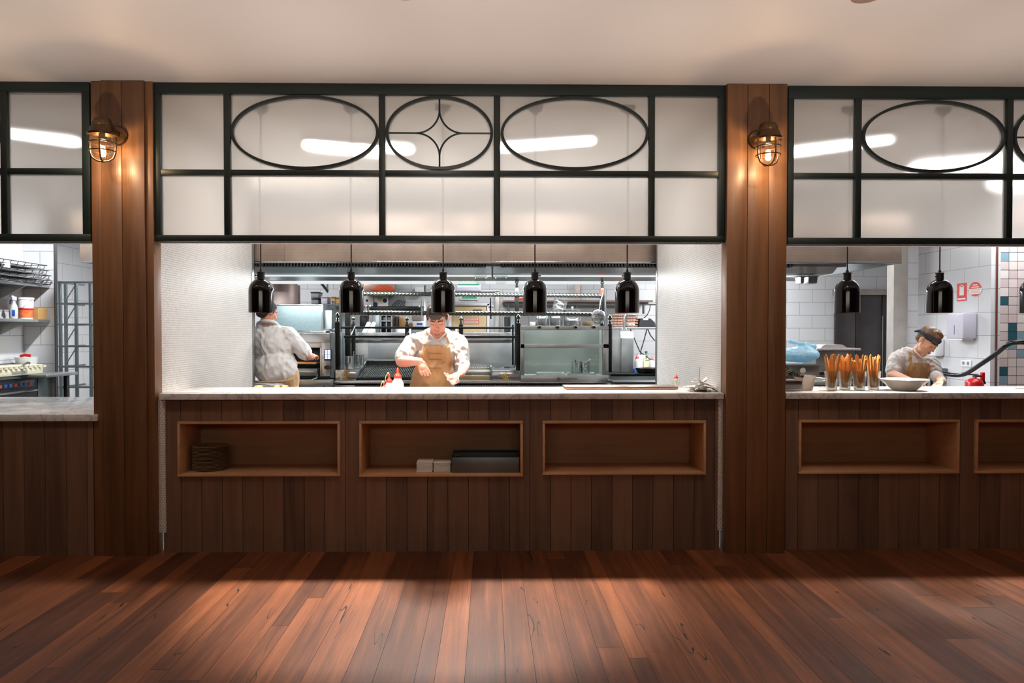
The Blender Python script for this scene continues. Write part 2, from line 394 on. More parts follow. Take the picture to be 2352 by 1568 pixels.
def link(name, me, mat, parent=None, smooth=35, label=None, cat=None, group=None, kind=None):
    o = bpy.data.objects.new(name, me); COL.objects.link(o)
    if parent is not None:
        me.transform(Matrix.Translation(-world_off(parent))); o.parent = parent
    elif len(me.vertices):
        xs = [v.co for v in me.vertices]
        c = Vector(((min(p.x for p in xs)+max(p.x for p in xs))/2, (min(p.y for p in xs)+max(p.y for p in xs))/2, min(p.z for p in xs)))
        me.transform(Matrix.Translation(-c)); o.location = c
    me.materials.append(mat)
    if smooth:
        me.polygons.foreach_set('use_smooth', [True]*len(me.polygons)); me.set_sharp_from_angle(angle=R(smooth))
    return tag(o, label, cat, group, kind)
def thing(name, label, cat, loc, group=None, kind=None):
    o = bpy.data.objects.new(name, None); COL.objects.link(o); o.location = loc; o.empty_display_size = .1
    return tag(o, label, cat, group, kind)
def copy_tree(o, loc=None, rz=None, label=None, parent=None):
    c = o.copy(); COL.objects.link(c)
    if parent is not None: c.parent = parent
    for ch in list(o.children): copy_tree(ch, parent=c)
    if loc is not None: c.location = loc
    if rz is not None: c.rotation_euler.z = rz
    if label: c['label'] = label
    return c
def struct(mb, name, mat, smooth=0): return mb.build(name, mat, None, smooth, kind='structure')
def bx(name, a, b, mat, parent=None, bev=.003, **kw): return MB().box(a, b, bev).build(name, mat, parent, **kw)
def text(name, s, size, loc, rot, mat, parent, depth=.001, align='CENTER', sx=1):
    cu = bpy.data.curves.new(name, 'FONT'); cu.body = s; cu.size = size; cu.extrude = depth; cu.align_x = align; cu.align_y = 'CENTER'
    o = bpy.data.objects.new(name, cu); COL.objects.link(o)
    me = bpy.data.meshes.new_from_object(o); bpy.data.objects.remove(o)
    me.transform(Matrix.Translation(loc) @ rot.to_4x4() @ Matrix.Diagonal((sx, 1, 1, 1)))
    me.materials.clear()
    return link(name, me, mat, parent, 0)
FACE = Matrix.Rotation(R(90), 3, 'X')                       # text standing upright, read from -Y
FACEL = Matrix.Rotation(R(-90), 3, 'Z') @ FACE              # read from -X
def organic(name, mb, voxel, it, mat, parent, wrinkle=0, wscale=9, label=None, boost=None):
    bmesh.ops.recalc_face_normals(mb.bm, faces=mb.bm.faces)
    me = bpy.data.meshes.new(name); mb.bm.to_mesh(me); mb.bm.free()
    o = bpy.data.objects.new(name, me); COL.objects.link(o)
    m = o.modifiers.new('r', 'REMESH'); m.mode = 'VOXEL'; m.voxel_size = voxel
    if it: q = o.modifiers.new('s', 'SMOOTH'); q.iterations = it; q.factor = .5
    dg = bpy.context.evaluated_depsgraph_get(); me2 = bpy.data.meshes.new_from_object(o.evaluated_get(dg))
    bpy.data.objects.remove(o)
    if wrinkle:
        nm = [v.normal.copy() for v in me2.vertices]
        for v, n_ in zip(me2.vertices, nm):
            p = v.co*wscale
            a = noise.noise(p*1.0); b = 1-abs(noise.noise(Vector((p.x*1.7+a, p.y*1.7, p.z*.8)))*2); c = 1-abs(noise.noise(Vector((p.x*3.1+p.z*1.4, p.y*3, p.z*1.9-p.x*1.2)))*2)
            v.co += n_*wrinkle*(a*.8+(b-.5)*.9+(c-.6)*(.5 if wscale < 30 else 0))
    me2.materials.clear()
    return link(name, me2, mat, parent, 60, label)
# ---------------------------------------------------------------- the room shell
D = 5.0
# dining floor: separate boards, each with a tone
mb = MB(); x = -6.2
rng = random.Random(11)
while x < 6.4:
    wd = rng.choice((.086, .13, .13, .178, .178)); y = -1.5 - rng.random()*2
    while y < 5.2:
        L = rng.uniform(4.5, 8)
        mb.box((x, max(y, -1.5), -.02), (x+wd-.0014, min(y+L-.0016, 5.2), 0), 0, rng.random()); y += L
    x += wd
struct(mb, 'floor', M_FLOOR)
struct(MB().box((-6.3, -1.6, -.06), (6.5, 5.2, -.021)), 'floor_base', BLK)
struct(MB().box((-8.2, 5.2, -.08), (8.2, 11.6, -.005)), 'floor_kitchen', plain('grey_kitchen_floor', C(120, 112, 106), .5))
struct(MB().box((-6.3, -1.6, ZC), (6.5, 5.02, ZC+.1)), 'ceiling', M_CEIL)
struct(MB().box((-8.2, 5.08, ZK), (8.2, 11.6, ZK+.1)), 'ceiling_kitchen', M_KCEIL)
for nm, a, b in (('wall_left', (-6.3, -1.6, 0), (-6.2, 5.0, ZC)), ('wall_right', (6.4, -1.6, 0), (6.5, 5.0, ZC)), ('wall_back', (-6.3, -1.7, 0), (6.5, -1.6, ZC))):
    struct(MB().box(a, b), nm, M_WALLP)
# kitchen walls
YB = 11.4
XL, XL2, XL3 = PX(57, 8), PX(128, 8), -6.0
XR, YN, YF = 5.335, 7.8, 9.14
struct(MB().box((XL3-.1, 5.2, 0), (XL, 8.0, ZK)).box((XL, 8.0, 0), (XL2, 8.03, ZK)), 'wall_kitchen_left', M_TY)
struct(MB().box((XL+.001, 7.985, 0), (XL2, 7.999, ZK)), 'wall_kitchen_left_end', M_TX)
struct(MB().box((XL2-.001, 7.98, 0), (XL2+.006, 8.032, ZK)), 'trim_1', plain('dark_trim', C(50, 50, 52), .4))
struct(MB().box((XL3-.1, 8.03, 0), (XL3, YB, ZK)), 'wall_kitchen_far_left', M_TY)
struct(MB().box((XL3-.1, YB, 0), (6.4, YB+.1, ZK)), 'wall_kitchen_back', M_TX)
struct(MB().box((XR, YN, 0), (XR+.1, YF, ZK)), 'wall_kitchen_right', M_TY)
struct(MB().box((XR+.1, YN, 0), (8.0, YN+.1, ZK)), 'wall_kitchen_right_end', M_CHECK)
x0 = PX(2050, YF); x1 = PX(2082, YF)
struct(MB().box((x1, YF, 0), (XR+.1, YF+.12, ZK)), 'wall_kitchen_right_facing', M_TX)
struct(MB().box((x0, YF-.02, 0), (x1, YF+.14, ZK)), 'trim_2', steel('steel_corner', (206, 198, 190), .35, 'Z'))
struct(MB().box((6.26, YF+.14, 0), (6.36, YB, ZK)), 'wall_kitchen_corner', M_TY)
struct(MB().box((8.0, 5.2, 0), (8.1, YN, ZK)), 'wall_kitchen_far_right', M_TY)
struct(MB().box((PX(2287, YN)-.006, YN-.012, 0), (PX(2287, YN)+.01, YN+.01, ZK)), 'trim_3', plain('brown_trim', C(110, 60, 44), .4))

# dividing walls with round white mosaic on their kitchen-side faces, steel corner guards
def divider(nm, xa, xb, face, yend):
    struct(MB().box((xa, 5.08, 0), (xb, yend, ZK)), nm, M_PENNY)
XA, XB_ = PX(357, D), PX(1665, D)
YE = 7.08
divider('wall_divider_left', PX(212, D), XA, 1, YE); divider('wall_divider_right', XB_, PX(1808, D), -1, YE)
struct(MB().box((XA-.001, YE-.06, 0), (XA+.004, YE+.012, ZK)).box((PX(212, D), YE, 0), (XA+.004, YE+.012, ZK)), 'trim_4', STV)
struct(MB().box((XB_+.001, YE-.05, 0), (XB_-.004, YE+.012, ZK)).box((XB_-.004, YE, 0), (PX(1808, D), YE+.012, ZK)), 'trim_5', STV)
struct(MB().box((XA-.035, 5.046, 0), (XA+.001, 5.081, ZC-.003)), 'trim_6', W_POST)
struct(MB().box((XB_-.001, 5.046, 0), (XB_+.035, 5.081, ZC-.003)), 'trim_7', W_POST)
ZTb = PZ(903, 4.98)-.042
# narrow mosaic strips beside the counter front
struct(MB().box((PX(356, D), 5.02, .14), (PX(374, D), 5.1, ZTb-.001)), 'wall_strip_left', M_PENNYX)
struct(MB().box((PX(1653, D), 5.02, .14), (PX(1668, D), 5.1, ZTb-.001)), 'wall_strip_right', M_PENNYX)

# ---------------------------------------------------------------- timber posts
def post(nm, front, yf, flank, label):
    "front: pixel seams of the proud boards; flank: pixel seams of the set-back boards"
    rg = random.Random(len(label))
    t = thing(nm, label, 'post', ((PX(front[0], yf)+PX(front[-1], yf))/2, yf+.06, 0)); zt = ZC-.002
    m = MB()
    for a, b in zip(front, front[1:]): m.box((PX(a, yf)+.0012, yf, .0), (PX(b, yf)-.0012, yf+.09, zt), .003, rg.uniform(.25, .75))
    m.build('front_boards', W_POST, t)
    m = MB()
    for a, b, y in flank: m.box((PX(a, y)+.001, y, .0), (PX(b, y)-.001, 5.085, zt), .003, rg.uniform(.2, .6))
    if flank: m.build('side_boards', W_POST, t)
    return t
post('timber_post', (235, 283, 335), 4.955, ((213, 236, 4.97), (334, 355.2, 4.975)), 'boarded timber post between the left and middle openings, with narrow set-back side boards')
post('timber_post', (1668, 1715, 1764, 1806), 4.955, (), 'boarded timber post between the middle and right kitchen openings, three wide planks')

# ---------------------------------------------------------------- counter fronts, counter tops, niches
def sill_panel(nm, label, px0, px1, yf, ztop, seam0, pitch, niches, seed, bottom=.0):
    rg = random.Random(seed); X0, X1 = PX(px0, yf), PX(px1, yf)
    m = MB(); s = seam0
    while s > px0: s -= pitch
    ns = [(PX(a, yf), PX(b, yf), PZ(d_, yf), PZ(c, yf)) for a, b, c, d_ in niches]
    while s < px1:
        xa, xb = max(X0, PX(s, yf)), min(X1, PX(s+pitch, yf)); s += pitch
        if xb-xa < .01: continue
        tn = rg.random()
        cuts = [xa]+sorted(v for n_ in ns for v in n_[:2] if xa < v < xb)+[xb]
        for ca, cb in zip(cuts, cuts[1:]):
            mid = (ca+cb)/2; hole = [n_ for n_ in ns if n_[0] < mid < n_[1]]
            a = ca+(.0018 if ca == xa else 0); b = cb-(.0018 if cb == xb else 0)
            if hole:
                m.box((a, yf, bottom), (b, yf+.02, hole[0][2]), 0, tn); m.box((a, yf, hole[0][3]), (b, yf+.02, ztop), 0, tn)
            else: m.box((a, yf, bottom), (b, yf+.02, ztop), 0, tn)
    t = m.build(nm, W_PANEL, None, 0, label, 'wood panelling')
    # carcass behind
    m = MB(); y1 = yf+.02
    cuts = [X0]+[v for n_ in ns for v in n_[:2]]+[X1]
    for i, (a, b) in enumerate(zip(cuts, cuts[1:])):
        if i % 2 == 0: m.box((a, y1, 0), (b, y1+.03, ztop))
        else:
            n_ = ns[i//2]; m.box((a, y1, 0), (b, y1+.03, n_[2]-.004)); m.box((a, y1, n_[3]+.004), (b, y1+.03, ztop))
    m.build('backing_board', BLK, t, 0)
    return t
YP = 5.035
NIC = [(408, 781, 966, 1091), (825, 1201, 966, 1093), (1246, 1621, 966, 1090)]
NIR = [(1834, 2203, 965, 1089), (2240, 2610, 965, 1089)]
ZT = PZ(903, 4.98); ZTb = ZT-.042
sill_panel('counter_front', 'vertical brown boards under the middle marble counter, around three niches', 372, 1655, YP, ZTb, 413.4, 47.3, NIC, 5)
sill_panel('counter_front', 'vertical brown boards under the right-hand marble counter, around its niches', 1806, 2860, YP, ZTb, 1835, 46.6, NIR, 6)
ZL = PZ(950, 4.94); ZLb = ZL-.045
sill_panel('counter_front', 'dark vertical boards under the lower pale counter at the far left', -600, 212, 4.97, ZLb, 52, 48.4, [], 7)
struct(MB().box((PX(372, YP), YP+.02, -.004), (PX(1655, YP), YP+.05, .02)), 'baseboard_front', BLK)
def top(nm, label, px0, px1, yf, yb, z, th):
    return MB().box((PX(px0, yf), yf, z-th), (PX(px1, yf), yb, z), .004).build(nm, MARBLE, None, 35, label, 'counter top')
YC1 = 5.57
m = MB().box((PX(363, 4.98), 4.98, ZTb), (PX(1664, 4.98), 5.079, ZT), .004).box((XA+.001, 5.06, ZTb), (XB_-.001, YC1, ZT), .003)
m.build('marble_counter', MARBLE, None, 35, 'long white veined marble counter in the middle opening, under the five lamps', 'counter top')
top('marble_counter', 'white veined marble counter of the right opening, holding the breadstick glasses', 1806.5, 2860, 4.98, YC1, ZT, .042)
MB().box((PX(-598, 4.94), 4.94, ZLb), (PX(220, 4.94), 4.967, ZL), .003).box((PX(-598, 4.94), 4.96, ZLb), (PX(212, 4.97), 6.3, ZL), .003).build('stone_counter', MARBLE, None, 35, 'lower and deeper pale counter in the left opening', 'counter top')
def niche(px, label, yf=YP):
    a, b, c, d_ = px; x0, x1, z1, z0 = PX(a, yf), PX(b, yf), PZ(c, yf), PZ(d_, yf); y0, y1, t_ = yf-.022, yf+.36, .017
    t = thing('wall_niche', label, 'wall shelf', ((x0+x1)/2, yf, z0), 'open plywood niches in the counter fronts')
    m = MB().box((x0, y0, z0), (x1, y1, z0+t_), .0015, .6).box((x0, y0, z1-t_), (x1, y1, z1), .0015, .4)
    m.box((x0, y0, z0+t_), (x0+t_, y1, z1-t_), .0015, .5).box((x1-t_, y0, z0+t_), (x1, y1, z1-t_), .0015, .5)
    m.build('frame', W_PLY, t)
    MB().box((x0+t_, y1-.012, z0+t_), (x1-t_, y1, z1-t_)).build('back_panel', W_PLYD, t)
    return x0, x1, z0+t_, z1
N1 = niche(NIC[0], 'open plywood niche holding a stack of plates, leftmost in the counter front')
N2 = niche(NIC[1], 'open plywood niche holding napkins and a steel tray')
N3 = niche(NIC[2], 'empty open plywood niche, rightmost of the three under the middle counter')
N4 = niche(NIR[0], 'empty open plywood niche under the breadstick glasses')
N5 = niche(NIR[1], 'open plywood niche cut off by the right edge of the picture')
# plates
zz = N1[2]; pl = None
c = P(484, 1070, YP+.17)
for i in range(18):
    lab = 'stoneware plate somewhere in the tall stack in the left niche' if i < 17 else 'stoneware plate on top of the tall stack in the left niche'
    if pl is None:
        pl = MB().lathe([(.07, 0), (.085, .004), (.121, .0082), (.124, .0105), (.118, .0115), (.085, .0075), (.06, .006)], (c.x, c.y, zz+.001), 40).build('dinner_plate', STONEW, None, 35, lab, 'plate', 'stoneware plates stacked in the left niche')
        base = pl.location.copy()
    else:
        q = pl.copy(); COL.objects.link(q); q.location = base+Vector((random.uniform(-.003, .003), random.uniform(-.003, .003), i*.0092)); q['label'] = lab
# napkins
for a, b, lab, hgt in ((956, 994, 'folded white napkins, left bundle beside the steel tray', .075), (995, 1035, 'folded white napkins, right bundle against the steel tray', .068)):
    m = MB(); y = YP+.05; x0, x1 = PX(a, y), PX(b, y); n_ = 9
    for i in range(n_):
        dz = hgt/n_; j = random.uniform(-.003, .003)
        m.box((x0+j, y+j, N2[2]+.001+i*dz), (x1-.003+j, y+.15, N2[2]+(i+1)*dz-.0008), .0025)
    m.build('napkin_stack', PAPER, None, 35, lab, 'napkins', 'napkin bundles in the middle niche')
y = YP+.03; x0, x1 = PX(1037, y), PX(1193, y); z0, z1 = N2[2]+.001, PZ(1050, y)
t = thing('cutlery_tray', 'long low steel tray filling the right half of the middle niche', 'tray', ((x0+x1)/2, y+.1, z0))
m = MB().box((x0, y, z0), (x1, y+.002, z1), .0008).box((x0, y+.2, z0), (x1, y+.202, z1+.03)).box((x0, y, z0), (x0+.002, y+.2, z1)).box((x1-.002, y, z0), (x1, y+.2, z1)).box((x0, y, z0), (x1, y+.2, z0+.002))
m.build('tray_body', STD, t); MB().box((x0+.005, y+.08, z0+.003), (x1-.005, y+.195, z1+.022), .004).build('dark_insert', RUB, t)
MB().tube([(x0+.02, y+.01, z1+.004), (x0+.035, y+.03, z1+.008), (x0+.06, y+.04, z1+.003)], .003).build('spoon_handle', STP, t)

# ---------------------------------------------------------------- glazed transoms
def transom(label, pxl, pxr, ytop, ybot, xin, vs, hm, holes, star=None, top_in=None, bot_in=None, yf=4.99):
    "pxl..pxr outer frame, xin inner edges, vs vertical bars (a,b), hm middle rail (a,b)"
    t = thing('transom_window', label, 'window', (PX((pxl+pxr)/2, yf), yf+.03, PZ(ybot, yf)))
    y0, y1 = yf, yf+.05; X = lambda p: PX(p, yf); Z = lambda p, q=1125: P(q, p, yf).z
    m = MB()
    m.box((X(pxl), y0, Z(top_in)), (X(pxr), y1, ZC-.003), .002).box((X(pxl), y0, Z(ybot)), (X(pxr), y1, Z(bot_in)), .002)
    m.box((X(pxl), y0, Z(bot_in)), (X(xin[0]), y1, Z(top_in)), .002).box((X(xin[1]), y0, Z(bot_in)), (X(pxr), y1, Z(top_in)), .002)
    m.build('frame', GREEN, t)
    for a, b in vs: MB().box((X(a), y0+.002, Z(bot_in)), (X(b), y1-.002, Z(top_in)), .002).build('mullion', GREEN, t)
    xs = [xin[0]]+[v for p in vs for v in p]+[xin[1]]
    m = MB()
    for a, b in zip(xs[::2], xs[1::2]): m.box((X(a)-.002, y0+.003, Z(hm[1])), (X(b)+.002, y1-.003, Z(hm[0])), .002)
    m.build('middle_rail', GREEN, t)
    for (a, b, c_, d_) in holes:
        cx, cz, rx, rz = (X(a)+X(b))/2, (Z(c_)+Z(d_))/2, (X(b)-X(a))/2, (Z(c_)-Z(d_))/2
        MB().ring_xz(cx, cz, rx, rz, .019, y0+.004, y1-.004).build('oval_ring', GREEN, t, 30)
        if star and star == (a, b, c_, d_):
            m = MB(); sx, sz = 54*yf/F, 53*yf/F; ya = yf+.024
            for ux, uz in ((1, 1), (-1, 1), (-1, -1), (1, -1)):
                pts = []
                for i in range(13):       # concave quarter curve between two tips
                    th = math.pi/2*i/12
                    pts.append(Vector((cx+ux*sx*(1-math.sin(th)), ya, cz+uz*sz*(1-math.cos(th)))))
                m.tube(pts, .0062, 8)
            m.tube([(cx-rx+.01, ya, cz), (cx-sx, ya, cz)], .0062, 8).tube([(cx+rx-.01, ya, cz), (cx+sx, ya, cz)], .0062, 8)
            m.tube([(cx, ya, cz+rz-.01), (cx, ya, cz+sz)], .0062, 8).tube([(cx, ya, cz-rz+.01), (cx, ya, cz-sz)], .0062, 8)
            m.build('star_tracery', GREEN, t)
    yg = yf+.03
    for a, b in zip(xs[::2], xs[1::2]):
        for c_, d_ in ((top_in, hm[0]), (hm[1], bot_in)):
            MB().quad([(X(a)-.004, yg, Z(d_)-.004), (X(b)+.004, yg, Z(d_)-.004), (X(b)+.004, yg, Z(c_)+.004), (X(a)-.004, yg, Z(c_)+.004)]).build('glass_pane', FROST, t, 0)
    MB().box((X(pxl)+.01, y1+.001, Z(ybot)-.006), (X(pxr)-.01, y1+.05, Z(ybot)+.012), .002).build('edge_strip', WHITE, t)
    return t
transom('wide dark green glazed transom over the middle opening, ovals either side of a star', 357, 1664.5, 197, 555, (371, 1649), ((516, 531), (871, 885), (1134, 1149), (1489, 1503)), (391, 404),
        [(531, 871, 219, 390), (886, 1133, 219, 389), (1150, 1489, 219, 389)], (886, 1133, 219, 389), 218, 541)
transom('dark green glazed transom over the left opening, cut by the left edge', -420, 210, 197, 556, (-400, 192), ((-340, -325), (5, 20)), (389, 403), [(-325, 5, 219, 389)], None, 215, 539)
transom('dark green glazed transom over the right opening, cut by the right edge', 1808, 2700, 203, 559, (1821, 2680), ((1962, 1976), (2309, 2323), (2560, 2575)), (394, 407),
        [(1978, 2308, 224, 392), (2325, 2558, 224, 392)], (2325, 2558, 224, 392), 221, 544)

# ---------------------------------------------------------------- heat lamps over the counters
def heat_lamp(px, label, knob=0):
    y = 5.3; x = PX(px, y); zb = PZ(718, y); zt = ZK-.001; r = .086
    t = thing('heat_lamp', label, 'pendant lamp', (x, y, zt), 'black bell heat lamps in a row over the counters')
    prof = [(r-.004, zb), (r, zb+.001), (r, zb+.15)]+[(.022+(r-.022)*math.cos(a), zb+.15+.088*math.sin(a)) for a in [math.pi/2*i/10 for i in range(1, 11)]]
    inner = [(a-.004 if a > .03 else a, z-.003 if z > zb+.1 else z) for a, z in prof][::-1]
    MB().lathe(prof+inner, (x, y, 0), 48, cap0=False, cap1=False).build('shade', BLACK, t, 50)
    inn = [(r-.0055, zb+.003), (r-.0055, zb+.145), (r-.022, zb+.2), (r-.055, zb+.222), (.001, zb+.226)]
    MB().lathe(inn, (x, y, 0), 40, cap0=False).build('copper_lining', COPPER, t, 50)
    m = MB().lathe([(.027, zb+.236), (.0265, zb+.279), (.0295, zb+.281), (.0295, zb+.289), (.012, zb+.291), (.007, zb+.31)], (x, y, 0), 28).build('lamp_cap', RUB, t)
    if knob: MB().cyl((x, y-.005, zb+.262), (x+knob*.035, y-.01, zb+.264), .003).ball((x+knob*.036, y-.01, zb+.264), .006).build('switch_knob', RUB, m)
    MB().tube([(x, y, zb+.3), (x, y, zt-.03)], .0045, 8).build('cord', CORD, t)
    MB().lathe([(.01, zt-.06), (.02, zt-.045), (.05, zt-.03), (.055, zt)], (x, y, 0), 28).build('ceiling_rose', RUB, t)
    MB().lathe([(.006, zb+.06), (.022, zb+.07), (.03, zb+.1), (.022, zb+.14), (.014, zb+.2)], (x, y, 0), 20).build('bulb', emit('lamp_bulb', (1, .6, .32, 1), 3.0), t)
    spot('heat_lamp_beam', (x, y, zb+.05), E_HEAT, (1, .83, .68), 104, .5, .04)
LAMPN = ['farthest left, its shade overlapping the mosaic wall', 'above the steel jugs', "in front of the apron chef's head", 'beside the tall iron grill post', 'beside the right mosaic wall',
         'before the dark steel doors', 'left of the red fire signs', 'cut by the right edge of the picture']
for i, px in enumerate((600, 807.5, 1018, 1228.5, 1440, 1945, 2157, 2372)):
    heat_lamp(px, 'black bell-shaped heat lamp, '+LAMPN[i], (-1, 0, 0, 1, -1, 0, -1, -1)[i])

# ---------------------------------------------------------------- caged wall lamps
def cage_lamp(px, py, out, label):
    ym = 4.955; x = PX(px, ym); zm = PZ(py, ym); y = ym-.195
    t = thing('cage_wall_lamp', label, 'wall lamp', (x, ym, zm), 'brass caged lamps on the timber posts')
    MY = Matrix.Rotation(R(90), 3, 'X')
    m = MB().lathe([(.066, 0), (.066, .012), (.058, .02), (.03, .024)], (x, ym, zm), 32, M=MY).build('wall_plate', BRASS, t)
    MB().tube([(x, ym-.01, zm), (x, ym-.07, zm+.012), (x, ym-.13, zm+.03), (x, y+.02, zm+.03)], [.026, .024, .026, .028], 16).build('bracket', BRASS, t)
    zt = zm+.02                       # hood of the lantern
    MB().lathe([(.087, zt-.07), (.09, zt-.058), (.078, zt-.048), (.072, zt-.02), (.062, zt-.012), (.06, zt+.012), (.048, zt+.034), (.02, zt+.046), (.001, zt+.048)], (x, y, 0), 36, cap0=False).build('hood', BRASS, t, 40)
    zc = zt-.07; Hh = .165
    prof = lambda r: [(r, zc), (r, zc-.08), (r*.96, zc-.11), (r*.8, zc-.14), (r*.45, zc-.158), (.001, zc-.163)]
    MB().lathe(prof(.068), (x, y, 0), 36, cap0=False, cap1=False).build('glass_jar', clear('jar_glass', (1, .97, .93, 1), .22), t, 60)
    cg = MB()
    for k in range(4):
        a = math.pi/2*k+.25; cx, cy = math.cos(a), math.sin(a)
        cg.tube([(x+cx*r, y+cy*r, z) for r, z in prof(.076)], .0055, 8)
    for dz, rr in ((-.045, .0765), (-.098, .0755)):
        cg.tube([(x+rr*math.cos(2*math.pi*k/32), y+rr*math.sin(2*math.pi*k/32), zc+dz) for k in range(33)], .0042, 8)
    cg.build('cage', BRASS, t, 50)
    MB().lathe([(.014, zc-.01), (.016, zc-.03), (.024, zc-.06), (.027, zc-.085), (.02, zc-.107), (.001, zc-.118)], (x, y, 0), 20, cap0=False).build('bulb', clear('bulb_glass', (1, .9, .75, 1), .1), t, 60)
    MB().cyl((x, y, zt-.01), (x, y, zc-.022), .018, .016).build('lamp_holder', RUB, t)
    point('caged_bulb', (x, y, zc-.078), E_CAGE, AMBER, .024)
cage_lamp(275, 316, 1, 'lit brass caged wall lamp on the left timber post')
cage_lamp(1737, 319, 1, 'lit brass caged wall lamp on the right timber post')

# ---------------------------------------------------------------- kitchen ceiling fittings, dining downlights
for k, (a, b) in enumerate(BATTENS):
    dx, dy = b[0]-a[0], b[1]-a[1]; L = math.hypot(dx, dy); an = math.atan2(dy, dx)
    M_ = Matrix.Translation(((a[0]+b[0])/2, (a[1]+b[1])/2, 0)) @ Matrix.Rotation(an, 4, 'Z')
    MB().box((-L/2-.03, -.045, ZK-.08), (L/2+.03, .045, ZK-.002), .004, M=M_).build('batten_light', WHITE, None, 35,
        ('slim white batten light glowing through the left large oval', 'slim white batten light glowing through the right large oval of the middle transom', 'slim white batten light behind the right transom', 'slim white batten light behind the left transom', 'slim faint batten light low in the right large oval', 'slim batten light at the lower right of the right transom')[k], 'ceiling light')
for k, (x, y) in enumerate(((-.35, 5.95), (3.62, 5.98))):
    t = thing('ceiling_spotlight', ('small white ceiling spotlight glinting behind the star tracery', 'small white ceiling spotlight glinting in the oval of the right transom')[k], 'ceiling light', (x, y, ZK))
    Ms = Matrix.Translation((x, y, ZK-.1)) @ (Vector((.02, 4.72-y, 0))-Vector((0, 0, ZK-.1))).to_track_quat('-Z', 'Y').to_matrix().to_4x4()
    MB().lathe([(.05, .0), (.05, .09), (.03, .1), (.02, .1), (.02, .02), (.046, .0)], (0, 0, 0), 24, cap0=False).build('lamp_head', WHITE, t)
    t.children[0].data.transform(Matrix.Translation((x, y, ZK))); t.children[0].data.transform(Ms @ Matrix.Translation((0, 0, .0))); t.children[0].data.transform(Matrix.Translation((-x, -y, -ZK)))
    MB().cyl((x, y, ZK-.03), (x, y, ZK-.001), .04, .045).build('mount', WHITE, t)
for k, x in enumerate((-2.5, -.42, 1.86)):
    t = MB().lathe([(.06, ZC-.004), (.072, ZC-.012), (.075, ZC-.001)], (x, 3.65, 0), 32).build('downlight', plain('downlight_rim', C(150, 120, 100), .5), None, 35,
        ('round ceiling fitting peeping in at the top left corner', 'round ceiling fitting above the middle of the picture', 'round ceiling fitting peeping in at the top right')[k], 'ceiling light')
# ---------------------------------------------------------------- range hood
def bxp(m, px0, px1, pyt, pyb, y0, y1, bev=.003, tone=.5):
    "box whose front face (at y0) covers the given pixels"
    cx = (px0+px1)/2
    return m.box((PX(px0, y0), y0, PZ(pyb, y0, cx)), (PX(px1, y0), y1, PZ(pyt, y0, cx)), bev, tone)
YH = 7.15; HX0, HX1 = PX(185, YH), PX(2070, YH); HZ0, HZ1 = PZ(603, YH), 2.62
t = thing('range_hood', 'long stainless range hood with perforated front and slotted filters over the cook line', 'range hood', (0, YH, HZ0))
m = MB()
seams = [HX0, PX(655, YH)-.0, PX(1128, YH), PX(1600, YH), HX1]
for a, b in zip(seams, seams[1:]): m.box((a+.001, YH, HZ0+.012), (b-.001, YH+.02, HZ1), .002)
m.build('perforated_front', PERF, t)
MB().box((HX1-.02, YH+.02, HZ0), (HX1, 8.9, HZ1), .002).box((HX0, YH+.02, HZ0), (HX0+.02, 8.9, HZ1), .002).box((HX0, YH, HZ1), (HX1, 9.1, HZ1+.01), 0).build('canopy_sides', ST, t)
MB().box((HX0, YH-.004, HZ0-.004), (HX1, YH+.03, HZ0+.013), .003).build('front_lip', STP, t)
for a, b in ((HX0+.25, PX(1116, YH+.4)), (PX(1150, YH+.4), HX1-.9)):
    Y1 = YH+.4; m = MB(); z0, z1 = PZ(612.5, Y1), PZ(602, Y1)+.02; x = a
    while x < b:
        m.box((x, Y1, z0), (x+.016, Y1+.05, z1), 0); x += .032
    m.build('filter_slots', STD, t, 0)
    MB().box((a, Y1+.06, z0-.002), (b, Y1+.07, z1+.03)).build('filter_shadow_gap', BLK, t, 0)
Y1 = 7.75
m = MB().prism([(Y1-.2, PZ(611.5, Y1-.2)), (Y1, PZ(613, Y1)), (Y1+.1, PZ(626.5, Y1+.1)), (Y1+.5, PZ(627.5, Y1+.1)), (Y1+.5, 2.55), (Y1-.2, 2.55)], HX0+.03, HX1-.35, 'x')
m.prism([(8.3, PZ(635, 8.3)), (8.45, PZ(640, 8.45)), (8.5, PZ(644.5, 8.5)), (8.9, PZ(645, 8.9)), (8.9, 2.5), (8.3, 2.5)], HX0+.03, HX1-.45, 'x')
m.build('inner_troughs', ST, t)
MB().box((HX0+.05, 8.12, PZ(634.5, 8.12)), (HX1-.5, 8.2, PZ(628.2, 8.12)), .012).build('tube_light', TUBE, t)
MB().box((HX0+.05, 8.72, PZ(651.5, 8.72)), (HX1-.75, 8.8, PZ(645.5, 8.72)), .008).build('rear_light_strip', TUBE, t)
for pa, pb in ((1089, 1119), (1136, 1166), (1835, 1850), (1853, 1880)):
    y = 7.95; m = MB(); bxp(m, pa, pb, 632.5, 635, y-.02, y+.16, .003); x0, x1 = PX(pa+3, y), PX(pb-3, y)
    m.rings([[Vector((x, q, z)) for x, q in ((x0+i, y+i), (x1-i, y+i), (x1-i, y+.14-i), (x0+i, y+.14-i))] for i, z in ((0, PZ(635, y)), (.004, PZ(649, y)), (.012, PZ(650.5, y)))])
    m.build('grease_cup', GLASSG if pa < 1200 else ST, t)
MB().box((PX(1129, 7.3), 7.3, PZ(655, 8.4)), (PX(1133, 7.3), 7.32, 2.5)).build('joint_strip', STD, t)

